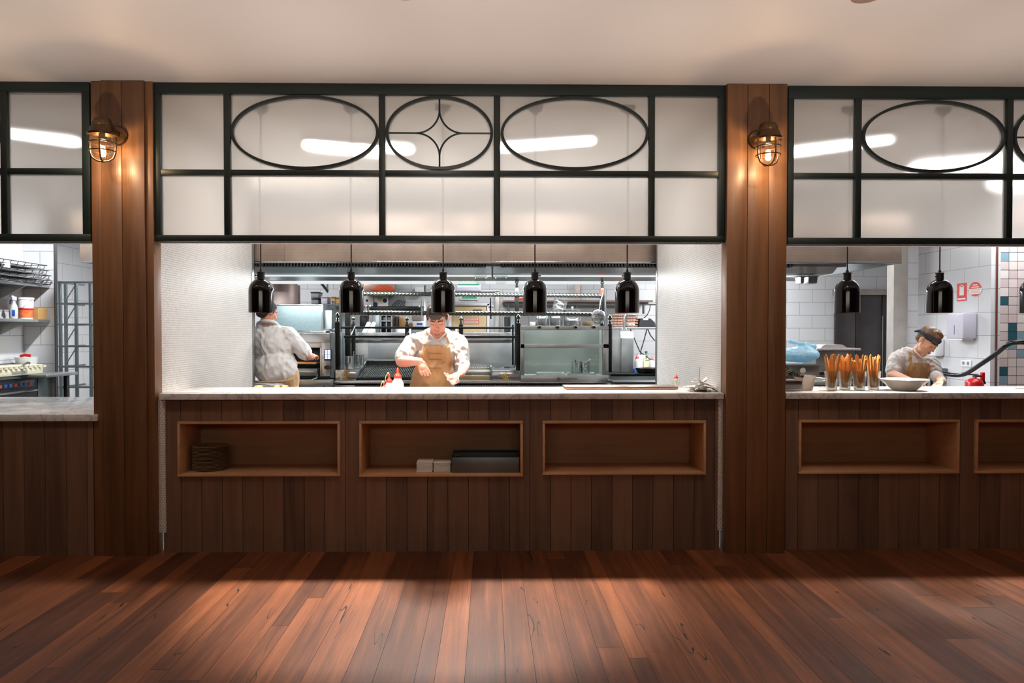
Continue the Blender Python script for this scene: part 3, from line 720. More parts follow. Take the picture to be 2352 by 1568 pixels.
# ---------------------------------------------------------------- cook line
YR = 7.85; ZR = PZ(873, YR)
t = thing('cooking_range', 'long stainless cooking range with bull-nosed front edge behind the apron chef', 'range', (PX(1085, YR), YR+.4, 0))
m = MB().box((PX(766, YR), YR+.01, .12), (PX(1412, YR), YR+.9, ZR-.05), .004); m.build('body', ST, t)
MB().box((PX(767.5, YR), YR-.03, PZ(880, YR)), (PX(1409, YR), YR+.9, ZR), .012).build('top_edge', STP, t)
m = MB(); x = PX(815, YR)
while x < PX(1300, YR): m.box((x, YR-.002, PZ(886.5, YR)), (x+.009, YR+.012, PZ(882.5, YR))); x += .018
m.build('vent_slots', BLK, t, 0)
for k in range(4): MB().cyl((PX(790+190*k, YR), YR+.06, 0), (PX(790+190*k, YR), YR+.06, .125), .022).build('leg', ST, t)
# char grill
t = thing('char_grill', 'char grill with black sloping bars and polished end cheeks, left of the apron chef', 'grill', (PX(930, YR), YR+.3, ZR))
xa, xb = PX(770, YR), PX(817, YR)
def cheek(x0, x1, zt):
    m = MB().box((x0, YR+.0, ZR+.001), (x1, YR+.03, zt), .003).box((x0, YR+.03, ZR+.001), (x1, YR+.78, zt-.006), .003)
    return m.build('end_cheek', STP, t)
def emblem(pc, pyt, pyb, par, sym=1):
    y = YR-.003; cx = PX(pc, y); z0, z1 = PZ(pyb, y), PZ(pyt, y); h = z1-z0; m = MB()
    m.box((cx-.04, y, z0), (cx+.04, y+.004, z0+h*.1), .002).box((cx-.022, y, z0+h*.1), (cx+.022, y+.004, z0+h*.2), .002)
    m.tube([(cx, y+.002, z0+h*.15), (cx, y+.002, z1)], [.008, .003], 8)
    for s in (-1, 1):
        pts = [(cx+s*.006, y+.002, z0+h*.25), (cx+s*.026, y+.002, z0+h*.32), (cx+s*.036, y+.002, z0+h*.48), (cx+s*.03, y+.002, z0+h*.66), (cx+s*.012, y+.002, z0+h*.78), (cx+s*.022, y+.002, z0+h*.93), (cx+s*.04, y+.002, z0+h*.99)]
        m.tube(pts, .004, 8); m.tube([(cx+s*.028, y+.002, z0+h*.5), (cx+s*.014, y+.002, z0+h*.42), (cx+s*.012, y+.002, z0+h*.58)], .003, 8)
    m.ball((cx, y+.002, z0+h*.62), (.01, .003, .012)).build('gold_emblem', GOLD, par)
ck = cheek(xa, xb, PZ(849, YR)); emblem(793, 850, 871, ck)
xg0, xg1 = PX(823, YR), PX(1052, YR); zf, zb = PZ(866, YR+.02), PZ(838, YR+.62); m = MB()
x = xg0
while x < xg1:
    m.tube([(x, YR+.04, zf), (x, YR+.64, zb)], .0058, 6); x += .0195
m.build('bars', IRONB, t)
m = MB().box((xg0-.03, YR+.03, ZR+.001), (xg1, YR+.05, zf-.004), .003)
x = xg0
while x < xg1: m.cyl((x, YR+.022, zf-.022), (x, YR+.034, zf-.022), .004, seg=6); x += .0195
m.prism([(YR+.05, zf-.03), (YR+.66, zb-.03), (YR+.66, ZR+.001), (YR+.05, ZR+.001)], xg0-.03, xg1, 'x').box((xg0-.03, YR+.66, ZR+.001), (xg1, YR+.7, zb+.045), .003).build('fire_box', BLK, t)
MB().box((xg0-.03, YR+.66, zb+.046), (xg1, YR+.76, zb+.056), .003).build('back_ledge', ST, t)
MB().prism([(YR+.03, ZR+.02), (YR+.03, zf+.03), (YR+.7, zb+.05), (YR+.7, ZR+.02)], xg0-.036, xg0-.024, 'x').build('side_guard', STP, t)
# small griddle right of chef
t = thing('flat_griddle', 'small toothed griddle with greasy drip tray, right of the apron chef', 'griddle', (PX(1090, YR), YR+.3, ZR))
m = MB(); bxp(m, 1056, 1127, 852, 861, YR+.06, YR+.5, .004); m.build('griddle_plate', ST, t)
m = MB(); bxp(m, 1056, 1126, 862, 873, YR+.03, YR+.5, .004); m.build('drip_tray', steel('greasy_steel', (176, 158, 120), .4), t)
m = MB(); x = PX(1058, YR+.4)
while x < PX(1125, YR+.4): m.box((x, YR+.4, PZ(846, YR+.4)), (x+.012, YR+.41, PZ(838, YR+.4)), .001); x += .024
m.build('toothed_guard', STP, t); m = MB(); bxp(m, 1056, 1127, 844, 852, YR+.41, YR+.5, .003); m.build('rear_tray', steel('greasy_steel', (176, 158, 120), .4), t)
ck = cheek(PX(1129, YR), PX(1194, YR), PZ(851, YR)); emblem(1161, 853, 874, ck)
m = MB(); bxp(m, 1126, 1129, 842, 876, YR+.02, YR+.5, .001); m.build('side_plate', STD, t)
# splashback
ys = 8.78; m = MB(); bxp(m, 846, 1180, 781, 842, ys, ys+.03, .003); bxp(m, 760, 846, 781, 842, ys, ys+.03, .003)
t = m.build('splashback', STV, None, 35, 'wide brushed steel splashback panel behind the grills', 'splashback')
m = MB(); bxp(m, 760, 1182, 763, 780.5, ys-.03, ys+.35, .006); m.build('top_shelf', STP, t)
for k, (a, b) in enumerate(((792, 814), (811, 838))):
    y = (YR+.18, 8.3)[k]; x = PX((a+b)/2, y); r = (PX(b, y)-PX(a, y))/2*.85; z0 = PZ(849, YR)+.0; z1 = PZ((818, 814)[k], y)
    t = thing('steel_jug', ('polished steel jug with a spoon in it, left of the pair by the grill', 'polished steel jug with a curved handle, right of the pair by the grill')[k], 'jug', (x, y, z0), 'steel jugs beside the char grill')
    MB().lathe([(r*.9, z0), (r, z0+.01), (r, z1-.01), (r*1.06, z1), (r*.97, z1-.002), (r*.93, z0+.012)], (x, y, 0), 32).build('jug_body', STP, t)
    s = (-1, 1)[k]; hx = x+(s*r*.2 if k else -r*.55)
    MB().tube([(x+.0, y-r, z1-.02), (x+.0+.0, y-r-.035, z1-.025), (x, y-r-.045, (z0+z1)/2), (x, y-r-.03, z0+.03), (x, y-r, z0+.025)], .0065, 8).build('handle', STP, t)
    if not k: MB().tube([(x+.02, y, z0+.02), (x+.045, y, z1+.055)], .0055, 8).build('spoon', ST, t)

# ---------------------------------------------------------------- wrought iron grill frame with rope-twist rails
t = thing('grill_rack', 'tall black iron grill frame with pointed finials and rope-twist rails', 'grill rack', (PX(1085, YR), YR+.4, ZR))
def post_(pc, wpx, pyt, pyb, y, fin):
    x = PX(pc, y); w_ = wpx*y/F/2; zt, zb_ = PZ(pyt, y, pc), PZ(pyb, y, pc)
    p = MB().box((x-w_, y-w_, zb_), (x+w_, y+w_, zt), w_*.3).build('post', BLK, t)
    if fin:
        s = fin*y/F/3.3; mm = MB().lathe([(a*s*.62, b*s) for a, b in [(.9, 0), (.9, .25), (1.15, .4), (.9, .55), (.55, .7), (.7, .9), (1.1, 1.0), (.7, 1.15), (.5, 1.4), (.8, 1.6), (1.25, 1.95), (1.3, 2.2), (.9, 2.7), (.4, 3.1), (.03, 3.3)]], (x, y, zt), 20)
        mm.build('finial', IRONB, p, 50)
YK = 8.5
post_(775.5, 11.5, 740, 849, 7.95, 23); post_(1190.5, 11, 743, 851, 7.95, 22); post_(1400.5, 9.5, 745, 855, 7.95, 23)
post_(799, 12, 716, 838, YK, 0); post_(812, 9, 744, 838, YK+.1, 20); post_(935, 9, 745, 783, YK-.1, 20); post_(1059, 9.5, 745, 840, YK-.1, 20)
post_(1187, 9.5, 660, 838, YK, 19); post_(1383, 9.5, 661, 748, YK, 18); post_(1178, 4, 745, 838, YK-.2, 0)
def rope(pa, pya, pb, pyb, y, rpx):
    a, b = P(pa, pya, y), P(pb, pyb, y); r = rpx*y/F; n_ = int((b-a).length/.006)
    pts = [a.lerp(b, i/n_) for i in range(n_+1)]
    MB().tube(pts, r, 24, lobes=5, depth=.12, twist=2*math.pi*.006*5/.2).build('rope_rail', IRONB, t, 60)
rope(800, 674, 1187, 677, YK-.02, 4.6); rope(1187, 677, 1383, 679, YK-.02, 4.6)
rope(800, 718, 1190, 720, YK-.3, 4.8); rope(1190, 720, 1372, 722, YK-.3, 4.8)
for pa, pb, py, y in ((781, 1181, 752, 8.3), (790, 1184, 773, 8.2)):
    MB().tube([P(pa, py, y), P(pb, py+.6, y)], 2.6*y/F, 8).build('lower_rail', BLK, t)
for pa, pya, pb, pyb in ((938, 762, 926, 782), (806, 770, 816, 748)): MB().tube([P(pa, pya, 8.0), P(pb, pyb, 8.3)], .006, 8).build('brace', ST, t)
for px, a in ((969, 686), (1128-.5, 684), (846, 700)):
    y = YK-.42; z0 = PZ(726, y); p = thing('rotisserie_fork', {969: 'upright steel rotisserie fork clipped to the rope rail, beside the apron chef', 1127.5: 'upright black skewer clipped to the rope rail left of the tall post', 846: 'small steel clamp on the rope rail beside the second lamp'}[px], 'skewer', (PX(px, y), y, z0), 'forks clipped on the rope rail')
    MB().tube([(PX(px, y), y, z0-.03), (PX(px-1, y), y, PZ(a, y))], [.008, .006], 8).build('shaft', ST if px == 969 else BLK, p)
    MB().ball((PX(px-4, y), y, PZ(704, y)), .012).ball((PX(px+4, y), y, PZ(704, y)), .012).tube([(PX(px-4, y), y, PZ(704, y)), (PX(px+4, y), y, PZ(704, y))], .006, 8).build('clamp', ST, p)
# ladle and skimmer hung on the right post
y = YK-.36; p = P(1375.5, 727, y); t = thing('skimmer_ladle', 'large round steel skimmer hanging from the right end of the rope rails', 'ladle', (p.x, y, p.z))
MB().lathe([(.001, 0), (.03, .004), (.06, .016), (.078, .034), (.08, .036), (.076, .034), (.058, .012), (.001, -.003)], (p.x, y, p.z), 36, M=Matrix.Rotation(R(90), 3, 'X') @ Matrix.Rotation(R(180), 3, 'X'), cap0=False, cap1=False).build('bowl', STP, t, 60)
MB().tube([P(1378, 712, y), P(1381, 690, y), P(1387, 672, y+.02)], [.011, .01, .008], 10).build('handle', STP, t)
t = MB().prism([(P(1386, 661, y).x, PZ(661, y)), (P(1394.5, 661, y).x, PZ(661, y)), (P(1392, 677, y).x, PZ(677, y)), (P(1385, 675, y).x, PZ(675, y))], y+.2, y+.214).build('red_tag', SIGNR, None, 0, 'red tag hanging beside the rightmost tall finial', 'tag')
t = MB().tube([P(1390, 680, y+.1), P(1391, 715, y+.1), P(1388, 745, y+.1)], [.006, .009, .016], 10).build('hanging_spoon', STD, None, 60, 'dark steel spoon hanging behind the round skimmer', 'spoon')

# ---------------------------------------------------------------- glass-fronted hotplate guard
yk = 7.8
t = thing('griddle_guard', 'steel griddle guard box with two viewing slots, four knobs and a black wordmark', 'griddle', (PX(1297, yk), yk+.3, ZR))
m = MB()
for q in ((1196, 1398, 748.5, 758), (1196, 1398, 790, 799), (1196, 1398, 861.5, 878), (1196, 1204.5, 758, 861.5), (1386, 1398, 758, 861.5)): bxp(m, *q, yk, yk+.014, .001)
m.build('front_frame', ST, t)
m = MB(); x0, x1, z0, z1 = PX(1196, yk), PX(1398, yk), ZR+.001, PZ(749, yk)
m.box((x0, yk+.6, z0), (x1, yk+.62, z1)).box((x0, yk+.015, z0), (x0+.012, yk+.6, z1)).box((x1-.012, yk+.015, z0), (x1, yk+.6, z1)).box((x0, yk+.015, z0+.02), (x1, yk+.6, z0+.035))
m.build('casing', steel('guard_casing', (148, 152, 148), .5, 'Z'), t)
for q in ((1204, 1386, 758, 790), (1204, 1386, 799, 861)):
    m = MB(); bxp(m, *q, yk+.006, yk+.011, 0); m.build('glass_panel', GLASSG, t)
for k, px in enumerate((1235.5, 1277, 1318.5, 1360)):
    c = P(px, 751, yk); mm = MB().cyl((c.x, yk+.001, c.z), (c.x, yk-.02, c.z), .017, .015).build('knob_collar', STP, t); MB().ball((c.x+.014, yk-.035, c.z), (.021, .017, .017)).build('knob', BLACK, mm)
for a, b in ((1205, 868), (1204, 772), (1204, 795), (1212, 793), (1391, 868), (1392, 795), (1384, 793), (1392, 835)):
    c = P(a, b, yk); MB().cyl((c.x, yk+.002, c.z), (c.x, yk-.003, c.z), .004, seg=8).build('bolt', STD, t)
wm = text('wordmark', 'COOKON', .032, P(1306.5, 869.5, yk-.001), FACE, RUB, t, .0005, sx=1.25)
lg = MB(); c = P(1283, 870, yk-.002); lg.ring_xz(c.x, c.z, .017, .017, .006, yk-.003, yk-.001, 20); lg.ring_xz(c.x, c.z, .006, .006, .004, yk-.003, yk-.001, 12); lg.build('round_logo', RUB, t)
for k, (a, b) in enumerate(((1236, 1298), (1308, 1370))):
    y = yk+.14; m = MB(); x0, x1 = PX(a, y), PX(b, y); zz = PZ(858, y)
    m.rings([[Vector((x, q, z)) for x, q in ((x0+i, y+i), (x1-i, y+i), (x1-i, y+.3-i), (x0+i, y+.3-i))] for i, z in ((.012, zz-.06), (-.004, zz), (-.016, zz+.003), (-.004, zz+.004), (.012, zz-.045))], True, True)
    m.build('steam_pan', STP, None, 35, ('shallow steel pan behind the guard glass, left of the two', 'shallow steel pan behind the guard glass, under the two small pots')[k], 'pan', 'steel pans behind the guard glass')
def pot(nm, label, px0, px1, pyt, pyb, y, group=None, tilt=0, lid=0, handle=0, bands=1, mat=None):
    c = P((px0+px1)/2, pyb, y); r = (px1-px0)/2*y/F; h = PZ(pyt, y)-PZ(pyb, y)
    t = thing(nm, label, 'pot', c, group)
    pr = [(r*.94, 0), (r, h*.04)]
    for k in range(bands): z = h*(k+1)/(bands+1); pr += [(r, z-.006), (r*1.02, z-.003), (r*1.02, z+.003), (r, z+.006)]
    pr += [(r, h*.96), (r*1.04, h), (r*.97, h*.99), (r*.94, h*.06)]
    MB().lathe(pr, c, 32).build('pot_body', mat or STP, t)
    if lid:
        q = MB().lathe([(r*1.03, h+.001), (r*1.03, h+.006), (r*.6, h+.016), (.012, h+.02)], c, 32).build('lid', STP, t); MB().ball(c+Vector((0, 0, h+.032)), .014).build('lid_knob', WHITE, q)
    if handle: MB().tube([c+Vector((-r*.3, -r, h*.75)), c+Vector((-r*.5, -r-.06, h*.9)), c+Vector((-r*handle, -r-.12, h*1.25))], [.008, .007, .009], 8).build('handle', STP, t)
    if tilt:
        t.rotation_euler = (0, R(tilt), 0)
    return t
pot('saucepan', 'small steel saucepan behind the guard glass, left of the pair', 1313, 1338, 830, 855.3, yk+.3, 'small saucepans behind the guard glass', handle=.7)
pot('saucepan', 'small steel saucepan behind the guard glass, right of the pair', 1336, 1354, 830, 856, yk+.25, 'small saucepans behind the guard glass', handle=-.6)

# ---------------------------------------------------------------- pot shelf beyond the guard
y = 9.0; t = thing('pot_shelf', 'steel shelf behind the guard box, holding stacked steel pots', 'shelf', (PX(1290, y), y, PZ(748.5, y)))
m = MB(); bxp(m, 1200, 1396, 748.6, 753, y-.12, y+.3, .003); m.build('shelf_board', ST, t)
for px in (1206, 1390): MB().cyl((PX(px, y+.2), y+.2, 0), (PX(px, y+.2), y+.2, PZ(753, y-.12)), .018).build('leg', ST, t)
y = 9.05; G = 'steel pots on the shelf above the guard box'
pot('stock_pot', 'steel pot on the shelf behind the fourth lamp, left of its row', 1230, 1261, 714, 748, y, G)
pot('stock_pot', 'steel pot carrying the tilted pot, in the middle of its row', 1263, 1292, 712, 748, y, G)
pot('stock_pot', 'wide steel pot with a lid and white knob, right of its row', 1295, 1334, 712, 748, y, G, lid=1, bands=2)
q = pot('stock_pot', 'steel pot tipped sideways on top of the others', 1266, 1296, 690, 722, y, G, bands=2, tilt=14); q.location.z += .012
pot('small_bowl', 'small pale bowl at the left end of the pot shelf', 1217, 1231, 739, 748, y, None, bands=0, mat=CERAM)['category'] = 'bowl'
c = P(1350, 748, y)
for i in range(5):
    MB().lathe([(.05, 0), (.075, .006), (.078, .01), (.07, .01), (.04, .004)], c+Vector((0, 0, .001+i*.0105)), 24).build('side_plate', plain('tan_stoneware', C(196, 176, 140), .5), None, 35, 'tan plate in the short stack beside the round skimmer' if i < 4 else 'tan plate topping the short stack beside the round skimmer', 'plate', 'tan plates on the pot shelf')

# ---------------------------------------------------------------- left: speed oven, tall oven, duct
y = 7.85; c = P(722, 868, y)
t = thing('worktop_bench', 'steel bench carrying the speed oven', 'bench', (PX(690, 7.7), 8.1, 0))
m = MB(); bxp(m, 560, 760, 873, 885, 7.7, 8.6, .004); m.build('bench_top', ST, t)
for px in (600, 750): MB().cyl((PX(px, 7.8), 7.8, 0), (PX(px, 7.8), 7.8, PZ(885, 7.7)), .02).build('leg', ST, t)
t = thing('speed_oven', 'stainless speed oven with lit touch screen at the bearded cook\'s elbow'.replace('bearded ', ''), 'oven', (PX(715, y), y+.3, PZ(871, y)))
m = MB(); bxp(m, 660, 757, 765, 786, y, y+.6, .004); bxp(m, 660, 740, 786, 798, y+.004, y+.03, .002); bxp(m, 738, 757.5, 786, 864, y+.002, y+.6, .003)
bxp(m, 660, 668, 798, 862, y+.004, y+.03); bxp(m, 734.5, 738, 798, 862, y+.004, y+.03); m.build('casing', ST, t)
m = MB(); bxp(m, 757.5, 768, 763.5, 868, y+.02, y+.58, .003); m.build('side_vent', STD, t)
m = MB(); bxp(m, 668, 735, 798, 864, y+.2, y+.22); bxp(m, 664, 757, 864, 871, y+.02, y+.5); m.build('cavity', BLK, t)
m = MB(); bxp(m, 744.5, 761.0-.6, 802, 828, y-.004, y+.002, .001); q = m.build('touch_screen', NAVY, t)
m = MB()
for i in range(2):
    for j in range(4): bxp(m, 746.5+i*6.6, 751.8+i*6.6, 803.5+j*5.4, 807.6+j*5.4, y-.006, y-.0042, 0)
m.build('screen_keys', emit('screen_glow', (.62, .8, 1, 1), 2.6), q, 0)
m = MB(); bxp(m, 744.8, 760, 825.2, 827.5, y-.006, y-.0042, 0)
c = P(752.5, 843.5, y); MB().lathe([(.001, .004), (.034, .004), (.038, .0)], (c.x, y-.001, c.z), 28, M=Matrix.Rotation(R(90), 3, 'X') @ Matrix.Diagonal((1, .6, 1))).build('maker_badge', RUB, t)
m = MB(); bxp(m, 672, 726, 832, 836, y+.02, y+.2, .004); m.build('flatbread_tray', CRUST, t, 35, 'browned flatbread tray')
m = MB(); bxp(m, 669, 727, 846, 864, y-.05, y+.1, .012); q = m.build('lowered_door', STD, t); m = MB(); bxp(m, 672, 722, 851, 856, y-.06, y-.05, .004); m.build('grip', ST, q)
MB().tube([P(668, 873, y-.1), P(715, 873, y-.1), P(727, 868, y-.1), P(729, 861, y-.05)], .008, 8).build('door_handle', STP, t)
for k, (a, b, z0, z1, d0) in enumerate(((684, 722, 758.5, 762.5, .05), (712, 744, 760.5, 764, .03), (741, 770, 755, 761, .12))):
    m = MB(); bxp(m, a, b, z0, z1, y+d0, y+d0+.3, .004); m.build('serving_tray', (STP, WHITE, STP)[k], None, 35, ('flat steel tray on the speed oven, nearest the cook', 'white board on the speed oven between two steel trays', 'deeper steel tray at the right end of the speed oven top')[k], 'tray')
y = 8.9; t = thing('combi_oven', 'tall dull steel oven cabinet behind the cook at the left', 'oven', (PX(690, y), y+.4, 0))
m = MB(); bxp(m, 612, 742, 700.5, 850, y, y+.75, .006); m.build('cabinet', plain('grey_green_enamel', C(92, 108, 110), .42, .35), t)
m = MB(); bxp(m, 612, 742, 699, 701.5, y-.006, y+.75, .002); bxp(m, 739, 742, 700, 850, y-.006, y+.01, .002); m.build('edge_trim', STP, t)
m = MB().box((PX(742, y)+.002, y+.05, .0), (PX(764, y+.1), y+.7, PZ(712, y)), .005); m.build('side_cabinet', STD, t)
m = MB(); bxp(m, 612, 742, 850.5, 900, y, y+.7, 0); m.build('plinth', STD, t); MB().box((PX(612, y), y+.02, 0), (PX(742, y), y+.7, PZ(900, y))).build('base', BLK, t)
c = P(766, 698, 9.2); MB().lathe([(.02, 0), (.028, .012), (.018, .03), (.03, .045), (.02, .06)], P(765, 702, 9.2), 16).build('vent_cap', STP, t)
y = 9.7; t = MB().lathe([(.24, 0), (.24, .3), (.2, .36), (.2, .9)], P(640, 702, y), 36).build('flue_duct', steel('warm_duct', (176, 156, 150), .5), None, 40, 'wide round metal flue rising behind the tall steel oven', 'duct')
MB().box((PX(655, y), y+.1, PZ(700, y)), (PX(668, y), y+.5, PZ(650, y)), .01).build('duct_flange', plain('pinkish_metal', C(120, 96, 92), .5), t)
# wall shelf with boxes far left
y = 10.6; t = thing('wall_shelf', 'dark shelf on the back wall holding tubs and cartons', 'shelf', (PX(730, y), y, PZ(702, y)))
m = MB(); bxp(m, 700, 812, 698, 702, y, YB-.001, .002); m.build('shelf_board', STD, t)
MB().tube([P(738, 650, y), P(752, 668, y+.3)], .02, 8).build('brace', BLK, t); MB().box(tuple(P(750, 672, y+.3)), tuple(P(754, 650, y+.35))).build('bracket', STD, t)
for k, (a, b, z0, z1, mt, lb) in enumerate(((715, 731, 685, 698, GREY, 'grey lidded tub, lower of the pair on the back wall shelf'), (714, 732, 670, 684, GREY, 'grey lidded tub stacked on another on the back wall shelf'), (738, 752, 681, 698, LILAC, 'pale tapered box standing on the back wall shelf'), (761, 771, 681, 698, CARD, 'small tan carton on the back wall shelf beside the pale box'), (772, 786, 682, 698, CARD, 'wider tan carton at the right of the back wall shelf'))):
    m = MB(); bxp(m, a, b, z0+2, z1, y+.1, y+.35, .008)
    o = m.build('storage_box', mt, None, 35, lb, 'box'); m = MB(); bxp(m, a-1, b+1, z0, z0+2, y+.09, y+.36, .004); m.build('lid', RUB if mt is GREY else mt, o)

# ---------------------------------------------------------------- behind the grill: back of the kitchen
def box_thing(nm, lab, cat, px0, px1, pyt, pyb, y0, y1, mat, bev=.004, floor=False, group=None):
    m = MB(); bxp(m, px0, px1, pyt, pyb if pyb != 900 else 763+H*F/y0-.5, y0, y1, bev); o = m.build(nm, mat, None, 35, lab, cat, group)
    return o
y = YB-.003
box_thing('heat_reflector', 'long orange-glazed panel on the back wall between the second and third lamps', 'wall panel', 836, 906, 650, 676, y-.2, y, steel('copper_panel', (206, 170, 158), .35), .01)
MB().ball(P(880, 664, y-.22), (.17, .02, .06), 3).build('orange_oval', ORANGE, None, 60, 'flat orange oval on the shiny back wall panel', 'plate')  # flattened orange ball set just before the panel
box_thing('notice_board', 'grey notice board with slanting black lines on the back wall', 'board', 895, 931, 680, 703, y-.03, y, GREY)
m = MB()
for i in range(5): m.tube([P(900+i*6.5, 702, y-.034), P(914+i*4.4, 688-i*.5+1.2*i, y-.034)], .005, 6)
m.build('slanting_rods', BLK, None, 35, 'thin black slanting rods in front of the grey notice board', 'rods')
m = MB(); bxp(m, 834, 858, 680, 703, y-.03, y, .004); bxp(m, 860, 892, 679, 703, y-.03, y, .004)
p = m.build('wall_poster', PAPER, None, 35, 'pale poster with dark blue and yellow patches on the back wall', 'poster')
for pc, py_, r_, mt in ((884, 690, 8, NAVY), (862, 699, 9, NAVY), (873, 686, 9, plain('poster_yellow', C(206, 200, 140), .6)), (843, 690, 5, NAVY)):
    c = P(pc, py_, y-.032); MB().ball(c, (r_*y/F*.62, .003, r_*y/F*.62)).build('printed_patch', mt, p)
box_thing('black_shelf', 'long black shelf edge across the back of the kitchen, above the rope rail', 'shelf', 848, 968, 703, 713, 10.2, 10.6, BLK)
box_thing('steel_bench', 'light steel bench top beyond the rope rail', 'bench', 835, 900, 712, 722, 9.9, 10.5, STP)
t = thing('slotted_rack', 'pale rack with four rounded openings between rope rail and splashback', 'rack', P(888, 765, 9.6))
y = 9.6; m = MB()
for q in ((873, 876, 722, 776), (886, 888.5, 722, 776), (898, 901, 722, 776), (873, 901, 722, 725), (873, 901, 735.5, 738.5), (873, 901, 751, 755), (873, 901, 766, 769)): bxp(m, *q, y, y+.02, .004)
m.build('front_frame', GREY, t); m = MB(); bxp(m, 874, 900, 723, 776, y+.06, y+.4); m.build('dark_inside', BLK, t); m = MB(); bxp(m, 862, 872.5, 722, 776, y+.01, y+.4); m.build('side_panel', STD, t)
for k, (a, b) in enumerate(((838, 845), (850, 857))):
    pts = [P(a-6, 763, 8.8), P(a+3, 763, 8.8), P(b+7, 742, 8.8), P(b+2.5, 738.5, 8.8), P(b-2, 740, 8.8)]
    MB().prism([(q.x, q.z) for q in pts], 8.8, 8.806).build('spatula', WHITE, None, 35, ('white spatula blade leaning behind the lower rail, left of two', 'white spatula blade leaning behind the lower rail, right of two')[k], 'spatula', 'white spatulas behind the lower rail')
for lab, q, mt in (('dark box among the clutter left of the slotted rack', (826, 842, 724, 751.5, 10.1, 10.3), RUB), ('tall dark bag beside the slotted rack', (905, 915, 726, 751.5, 10.1, 10.3), plain('dark_red_bag', C(84, 66, 68), .7)), ('crumpled brown paper bag behind the finial', (916, 930, 728, 751.5, 10.1, 10.3), CARD),
                   ('small orange carton right of the finial behind the rope rail', (939, 946, 741, 751.5, 10.1, 10.2), plain('rust_carton', C(176, 86, 40), .6)), ('white packet with a blue patch near the apron chef\'s shoulder', (948, 973, 737, 751.5, 10.1, 10.3), PAPER), ('grey box above the white packet', (946, 968, 724, 736.8, 10.1, 10.3), plain('taupe_box', C(140, 128, 120), .7))):
    o = box_thing('storage_packet', lab, 'packet', *q, mt, .015)
    if mt is PAPER: m = MB(); bxp(m, 957, 970, 741, 746, 10.09, 10.1, .001); m.build('blue_patch', BLUEP, o)
box_thing('back_bench', 'low steel bench under the clutter at the back', 'bench', 820, 985, 752, 900, 10.05, 10.35, STV, .004)
box_thing('upright_post', 'pale steel upright between the clutter and the apron chef', 'post', 974, 979, 655, 900, 9.5, 9.55, ST, .004)
box_thing('control_box', 'white wall control box near the third lamp', 'box', 953, 973, 659, 675, YB-.12, YB-.002, WHITE, .01)
t = thing('steel_pan', 'white-rimmed steel pan standing behind the apron chef\'s shoulders', 'pan', P(996, 775, 8.6)); y = 8.6
m = MB()
for q in ((941, 1050, 751, 753.5), (941, 944, 751, 777), (1046, 1050, 751, 777)): bxp(m, *q, y, y+.04, .005)
m.build('rim', WHITE, t); m = MB(); bxp(m, 943, 1047, 752, 777, y+.015, y+.05, .01); m.build('pan_base', STD, t)
# tan door, exit sign
y = YB; d1 = thing('door_1', None, None, P(1080, 760, y), kind='structure')
m = MB(); bxp(m, 1037, 1117, 703, 900, y-.05, y-.01, .004); m.build('door_leaf', TANDOOR, d1, 35)
m = MB()
for q in ((1030, 1037, 699, 900), (1119, 1124, 697, 900), (1030, 1124, 697, 702)): bxp(m, *q, y-.07, y-.001, .004)
m.build('door_frame', WHITE, d1, 35)
m = MB(); bxp(m, 1086, 1107, 709.5, 713.5, y-.1, y-.05, .01); m.build('door_closer', GREY, d1, 35)
m = MB(); bxp(m, 1137, 1147, 668, 900, y-.08, y-.001, .004); bxp(m, 1045, 1147, 667, 671, y-.08, y-.001); m.build('outer_frame', steel('door_surround', (186, 178, 172), .4), d1, 35)
y = YB-.052; t = thing('door_notice', 'orange-bordered fire safety door notice on the tan door', 'sign', P(1082, 745, y))
m = MB(); bxp(m, 1064, 1100, 729, 744, y-.003, y, 0); m.build('notice_plate', SIGNO, t)
m = MB()
for q in ((1065.5, 1098.5, 730.2, 735.8), (1065.5, 1098.5, 737.2, 742.8)): bxp(m, *q, y-.004, y-.003, 0)
m.build('white_panel', PAPER, t)
text('lettering', 'FIRE SAFETY DOOR', .034, P(1082, 733, y-.005), FACE, SIGNO, t, .0005, sx=.64); text('lettering', 'DO NOT OBSTRUCT', .034, P(1082, 740, y-.005), FACE, SIGNO, t, .0005, sx=.64)
y = 10.9; t = thing('exit_sign', 'green and white illuminated exit sign box hanging near the back door', 'sign', P(1075, 660, y))
m = MB(); bxp(m, 1048, 1105, 640, 668, y, y+.1, .008); m.build('sign_box', LILAC, t); m = MB(); bxp(m, 1052, 1101, 642, 655, y-.004, y, 0); m.build('green_face', SIGNG, t)
text('lettering', 'EXIT', .08, P(1076, 648.5, y-.006), FACE, emit('sign_white', (1, 1, 1, 1), 1.2), t, .0008)
m = MB(); bxp(m, 1051, 1102, 655, 660, y-.005, y+.0, .001); m.build('light_strip', emit('sign_light', (.75, .85, 1, 1), 1.3), t)
MB().tube([P(1076, 640, y+.05), (P(1076, 640, y+.05).x, y+.05, ZK)], .008, 8).build('hanger', ST, t)
y = YB-.004; t = thing('green_notice', 'small green notice above the tan door', 'sign', P(1076, 690, y)); m = MB(); bxp(m, 1056, 1097, 681, 688.5, y-.02, y, .002); m.build('plate', PAPER, t); m = MB(); bxp(m, 1060, 1095, 681, 685.5, y-.022, y-.02); m.build('green_panel', SIGNG, t)
